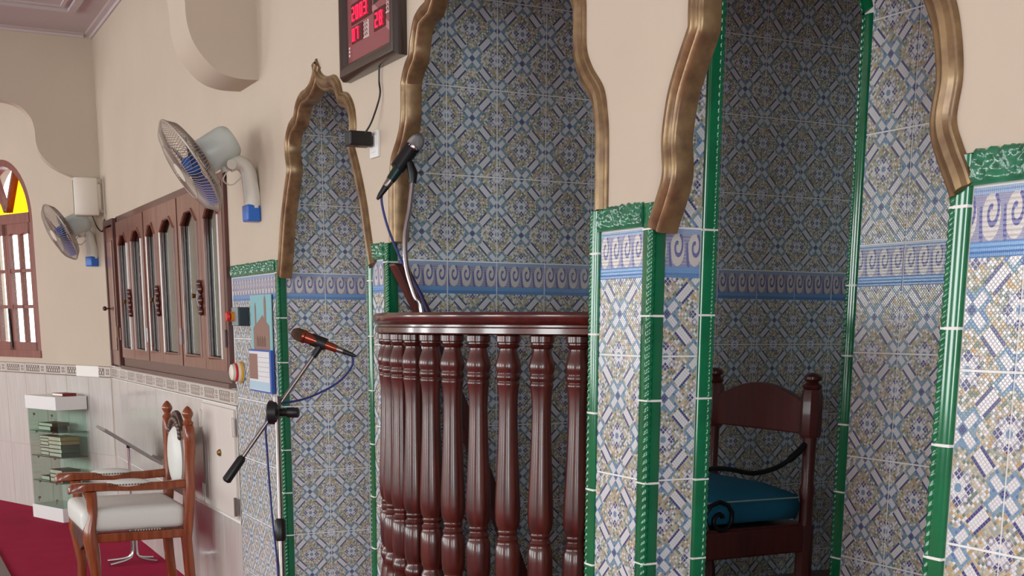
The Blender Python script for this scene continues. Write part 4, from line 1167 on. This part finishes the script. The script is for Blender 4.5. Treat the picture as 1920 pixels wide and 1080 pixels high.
plate(-.18, .025, .262, .332, MAT['clock_dark'], 'display_window'); digits('12', -.14, .274, .046, face)
cl = MB()
for (ox, oz, sc_) in [(-.052, .112, .62), (.165, .15, .62)]:
    for k in range(12):
        x0 = ox+.013*(k % 3)*sc_*2; z0 = oz+.022*(k//3)*sc_
        cl.tube([(x0, -.028, z0), (x0+.020*sc_, -.028, z0+.008*sc_), (x0+.004*sc_, -.028, z0+.020*sc_)], .003*sc_, 4)
    cl.tube([(ox-.004, -.028, oz), (ox+.075*sc_, -.028, oz-.003), (ox+.075*sc_, -.028, oz+.085*sc_)], .0022, 4)
cl.build('lettering', MAT['print_white'], face)
MB().prism([(.025, .20), (.025, .185), (.16, .105), (.21, .075), (.225, .075), (.225, .10), (.17, .125), (.05, .20)], -.0262, -.0255, 'y').build('printed_stripe', MAT['print_pink'], face)
MB().prism([(.04, .20), (.09, .205), (.13, .235), (.13, .28), (.09, .25), (.04, .24)], -.0268, -.0255, 'y').build('printed_cube', MAT['black'], face)
lt = MB()
for z in (.075, .088, .10): lt.box(-.212, -.200, -.0275, -.0255, z, z+.008)
lt.build('small_print', MAT['print_white'], face)
ad = empty('power_adapter', (-4.335, 0, 2.225)); tag(ad, 'black plug adapter in the wall socket below the clock', 'adapter')
MB().box(-.03, .03, -.105, -.02, -.02, .03).build('body', MAT['black'], ad, bevel=.006)
MB().box(-.012, .012, -.022, -.010, -.010, .016).build('pins', MAT['black'], ad)
MB().tube(catmull([(.03, -.05, .02), (.05, -.03, .06), (.085, -.012, .14), (.075, -.01, .19), (.083, -.012, .234)], 5), .0032, 6).build('wire', MAT['black'], ad)
sk = MB().box(-.04, .04, -.010, 0, -.045, .045).box(-.028, .028, -.013, -.009, -.028, .028).build('wall_socket', MAT['white_panel'], None, (-4.325, 0, 2.215), bevel=.003)
tag(sk, 'white wall socket behind the black adapter', 'socket')

# ------------------------------------------------------------------ things on the tiled strip beside the cupboard
es = empty('emergency_switch', (-6.15, 0, 1.625)); tag(es, 'grey and black switch box with red push button', 'switch')
MB().box(-.055, .055, -.052, -.001, -.045, .045).build('box', MAT['slate'], es, bevel=.003)
MB().box(-.054, .054, -.060, -.052, -.044, .044).build('face_plate', MAT['grey_box'], es, bevel=.003)
MB().tube([(-.02, -.060, 0), (-.02, -.075, 0)], .024, 14).build('button_collar', MAT['orange_plastic'], es)
MB().tube([(-.02, -.075, 0), (-.02, -.083, 0), (-.02, -.095, 0)], [.018, .026, .022], 14).build('push_button', MAT['red_plastic'], es, smooth=50)
al = empty('alarm_disc', (-6.27, 0, 1.35)); tag(al, 'round white alarm with red and yellow rims near the calendar', 'alarm')
MB().lathe([(.05, .0), (.052, .02), (.046, .03)], 24).build('body', MAT['cream_plastic'], al, None, (PI/2, 0, 0), smooth=40)
MB().lathe([(.047, .03), (.047, .04), (.043, .042)], 24).build('red_rim', MAT['red_plastic'], al, None, (PI/2, 0, 0), smooth=40)
MB().lathe([(.042, .042), (.040, .055), (.03, .06)], 24).build('lens', MAT['cream_plastic'], al, None, (PI/2, 0, 0), smooth=40)
MB().lathe([(.053, .006), (.055, .012), (.053, .018)], 24).build('yellow_rim', MAT['yellow_plastic'], al, None, (PI/2, 0, 0))
ca = empty('wall_calendar', (-5.865, -.004, 1.27)); tag(ca, 'wall calendar with mosque photograph and blue edged month pad', 'calendar')
cwd = .18
MB().box(-cwd, cwd, -.004, 0, .18, .455).build('picture_sheet', MAT['cal_sky'], ca)
pc = MB().prism([(-.13, .2), (-.13, .30), (-.10, .315), (-.10, .40), (-.09, .42), (-.08, .40), (-.08, .32), (-.02, .34), (.03, .36), (.06, .34), (.06, .43), (.075, .452), (.09, .43), (.09, .33), (.14, .31), (.14, .2)], -.0055, -.004, 'y').build('printed_building', MAT['cal_build'], ca)
dw = MB()
for x in (-.06, -.02, .02, .06): dw.prism([(x-.014, .215), (x-.014, .25), (x, .265), (x+.014, .25), (x+.014, .215)], -.0065, -.0055, 'y')
dw.build('printed_arches', MAT['cal_bldk'], ca)
MB().box(-cwd+.01, cwd, -.0065, -.0055, .19, .20).build('white_strip', MAT['calendar'], ca)
MB().box(-cwd-.004, cwd+.01, -.016, -.001, 0, .20).build('pad_backing', MAT['cal_blue'], ca)
MB().box(-cwd, cwd-.012, -.019, -.015, .008, .192).build('month_sheet', MAT['calendar'], ca)
MB().box(-cwd+.005, -.03, -.0205, -.019, .06, .18).build('photo_print', MAT['cal_build'], ca)
rl = MB()
for k in range(5): rl.box(-.02, cwd-.02, -.0205, -.019, .075+k*.022, .078+k*.022)
rl.build('ruling', MAT['cal_line'], ca)
MB().box(-cwd+.005, cwd-.02, -.0205, -.019, .012, .05).build('pale_strip', MAT['cal_ltblue'], ca)

# ------------------------------------------------------------------ chair inside the pulpit chamber
pc = empty('pulpit_chair', (-3.685, 0.97, 0.52)); tag(pc, 'dark red wooden chair with teal cushion inside the pulpit chamber', 'chair')
for sx in (-1, 1):
    x = sx*.285
    ps = MB().lathe([(.030, 0), (.030, .12), (.024, .15), (.030, .19), (.030, .38)], 8, (x, .28))
    ps.lathe([(.024, .38), (.024, .47), (.028, .50), (.022, .53), (.024, .67), (.026, .70)], 14, (x, .28))
    ps.lathe([(.034, .69), (.038, .70), (.038, .835), (.030, .855)], 8, (x, .28))
    po = ps.build('rear_post', MAT['dim_wood'], pc, smooth=40)
    MB().lathe([(.020, .85), (.032, .859), (.034, .870), (.024, .878), (.020, .882), (.032, .891), (.032, .900), (.02, .909), (.004, .914)], 14, (x, .28)).build('finial', MAT['dim_wood'], po, smooth=True)
    MB().lathe([(.026, 0), (.026, .14), (.022, .18), (.030, .24), (.030, .46)], 10, (x, -.20)).build('front_leg', MAT['dim_wood'], pc, smooth=40)
    MB().box(x-.018, x+.018, -.2, .28, .285, .38).build('side_rail', MAT['dim_wood'], pc, bevel=.005)
    # iron scroll arm
    arm = catmull([(x, .262, .665), (x, .21, .625), (x, .14, .59), (x, .04, .575), (x, -.07, .595), (x, -.16, .595), (x, -.22, .56)], 6)
    sp_r = [(x+.012, -.10+(.010+.0042*k)*math.cos(k*.62+.5), .425+(.010+.0042*k)*math.sin(k*.62+.5)) for k in range(15)]+[(x+.012, -.15, .39), (x+.006, -.20, .385)]
    ao = MB().tube(arm, [.013]*8+[.009]*(len(arm)-8), 8).tube(sp_r, .008, 8).build('iron_arm', MAT['iron'], pc, smooth=True)
yb = [(-.255+.51*k/12, .81+.06*math.sin(PI*k/12)) for k in range(13)]
MB().prism([(-.255, .70)]+yb+[(.255, .70)], .267, .297, 'y').build('back_board', MAT['dim_wood'], pc, bevel=.005)
MB().box(-.28, .28, -.22, -.18, .285, .38).build('front_rail', MAT['dim_wood'], pc, bevel=.005)
MB().box(-.28, .28, .265, .295, .285, .38).build('rear_rail', MAT['dim_wood'], pc)
MB().box(-.295, .295, -.23, .27, .375, .388).build('seat_board', MAT['dim_wood'], pc)
cu = bmesh.new(); bmesh.ops.create_cube(cu, size=1)
bmesh.ops.subdivide_edges(cu, edges=list(cu.edges), cuts=5, use_grid_fill=True)
for v in cu.verts:
    x, y, z = v.co
    e = max(abs(x), abs(y))*2
    hh = .5*(1-max(0, e-.7)/.3*.30)
    v.co = Vector((x*.565*(1+.03*(1-abs(z)*2)), y*.47*(1+.04*(1-abs(z)*2))+.005, .447+z*4*hh*.060+(.035*(1-e*e) if z > 0 else 0)))
me = bpy.data.meshes.new('cushion'); cu.to_mesh(me); cu.free(); me.materials.append(MAT['teal'])
for p in me.polygons: p.use_smooth = True
co = link('cushion', me, pc)
MB().tube([(.287, -.235, .480), (.292, 0, .482), (.287, .24, .480)], .003, 6).tube([(-.287, -.235, .480), (.287, -.235, .480)], .003, 6).build('piping', MAT['piping'], co)

# floor mat at the lower left
mt = MB().box(-9.5, -2.5, -2.6, -1.0, 0.001, 0.012).build('aisle_mat', MAT['mat_grey'], None, bevel=.003)
tag(mt, 'grey ribbed mat on the carpet at the lower left corner', 'mat')
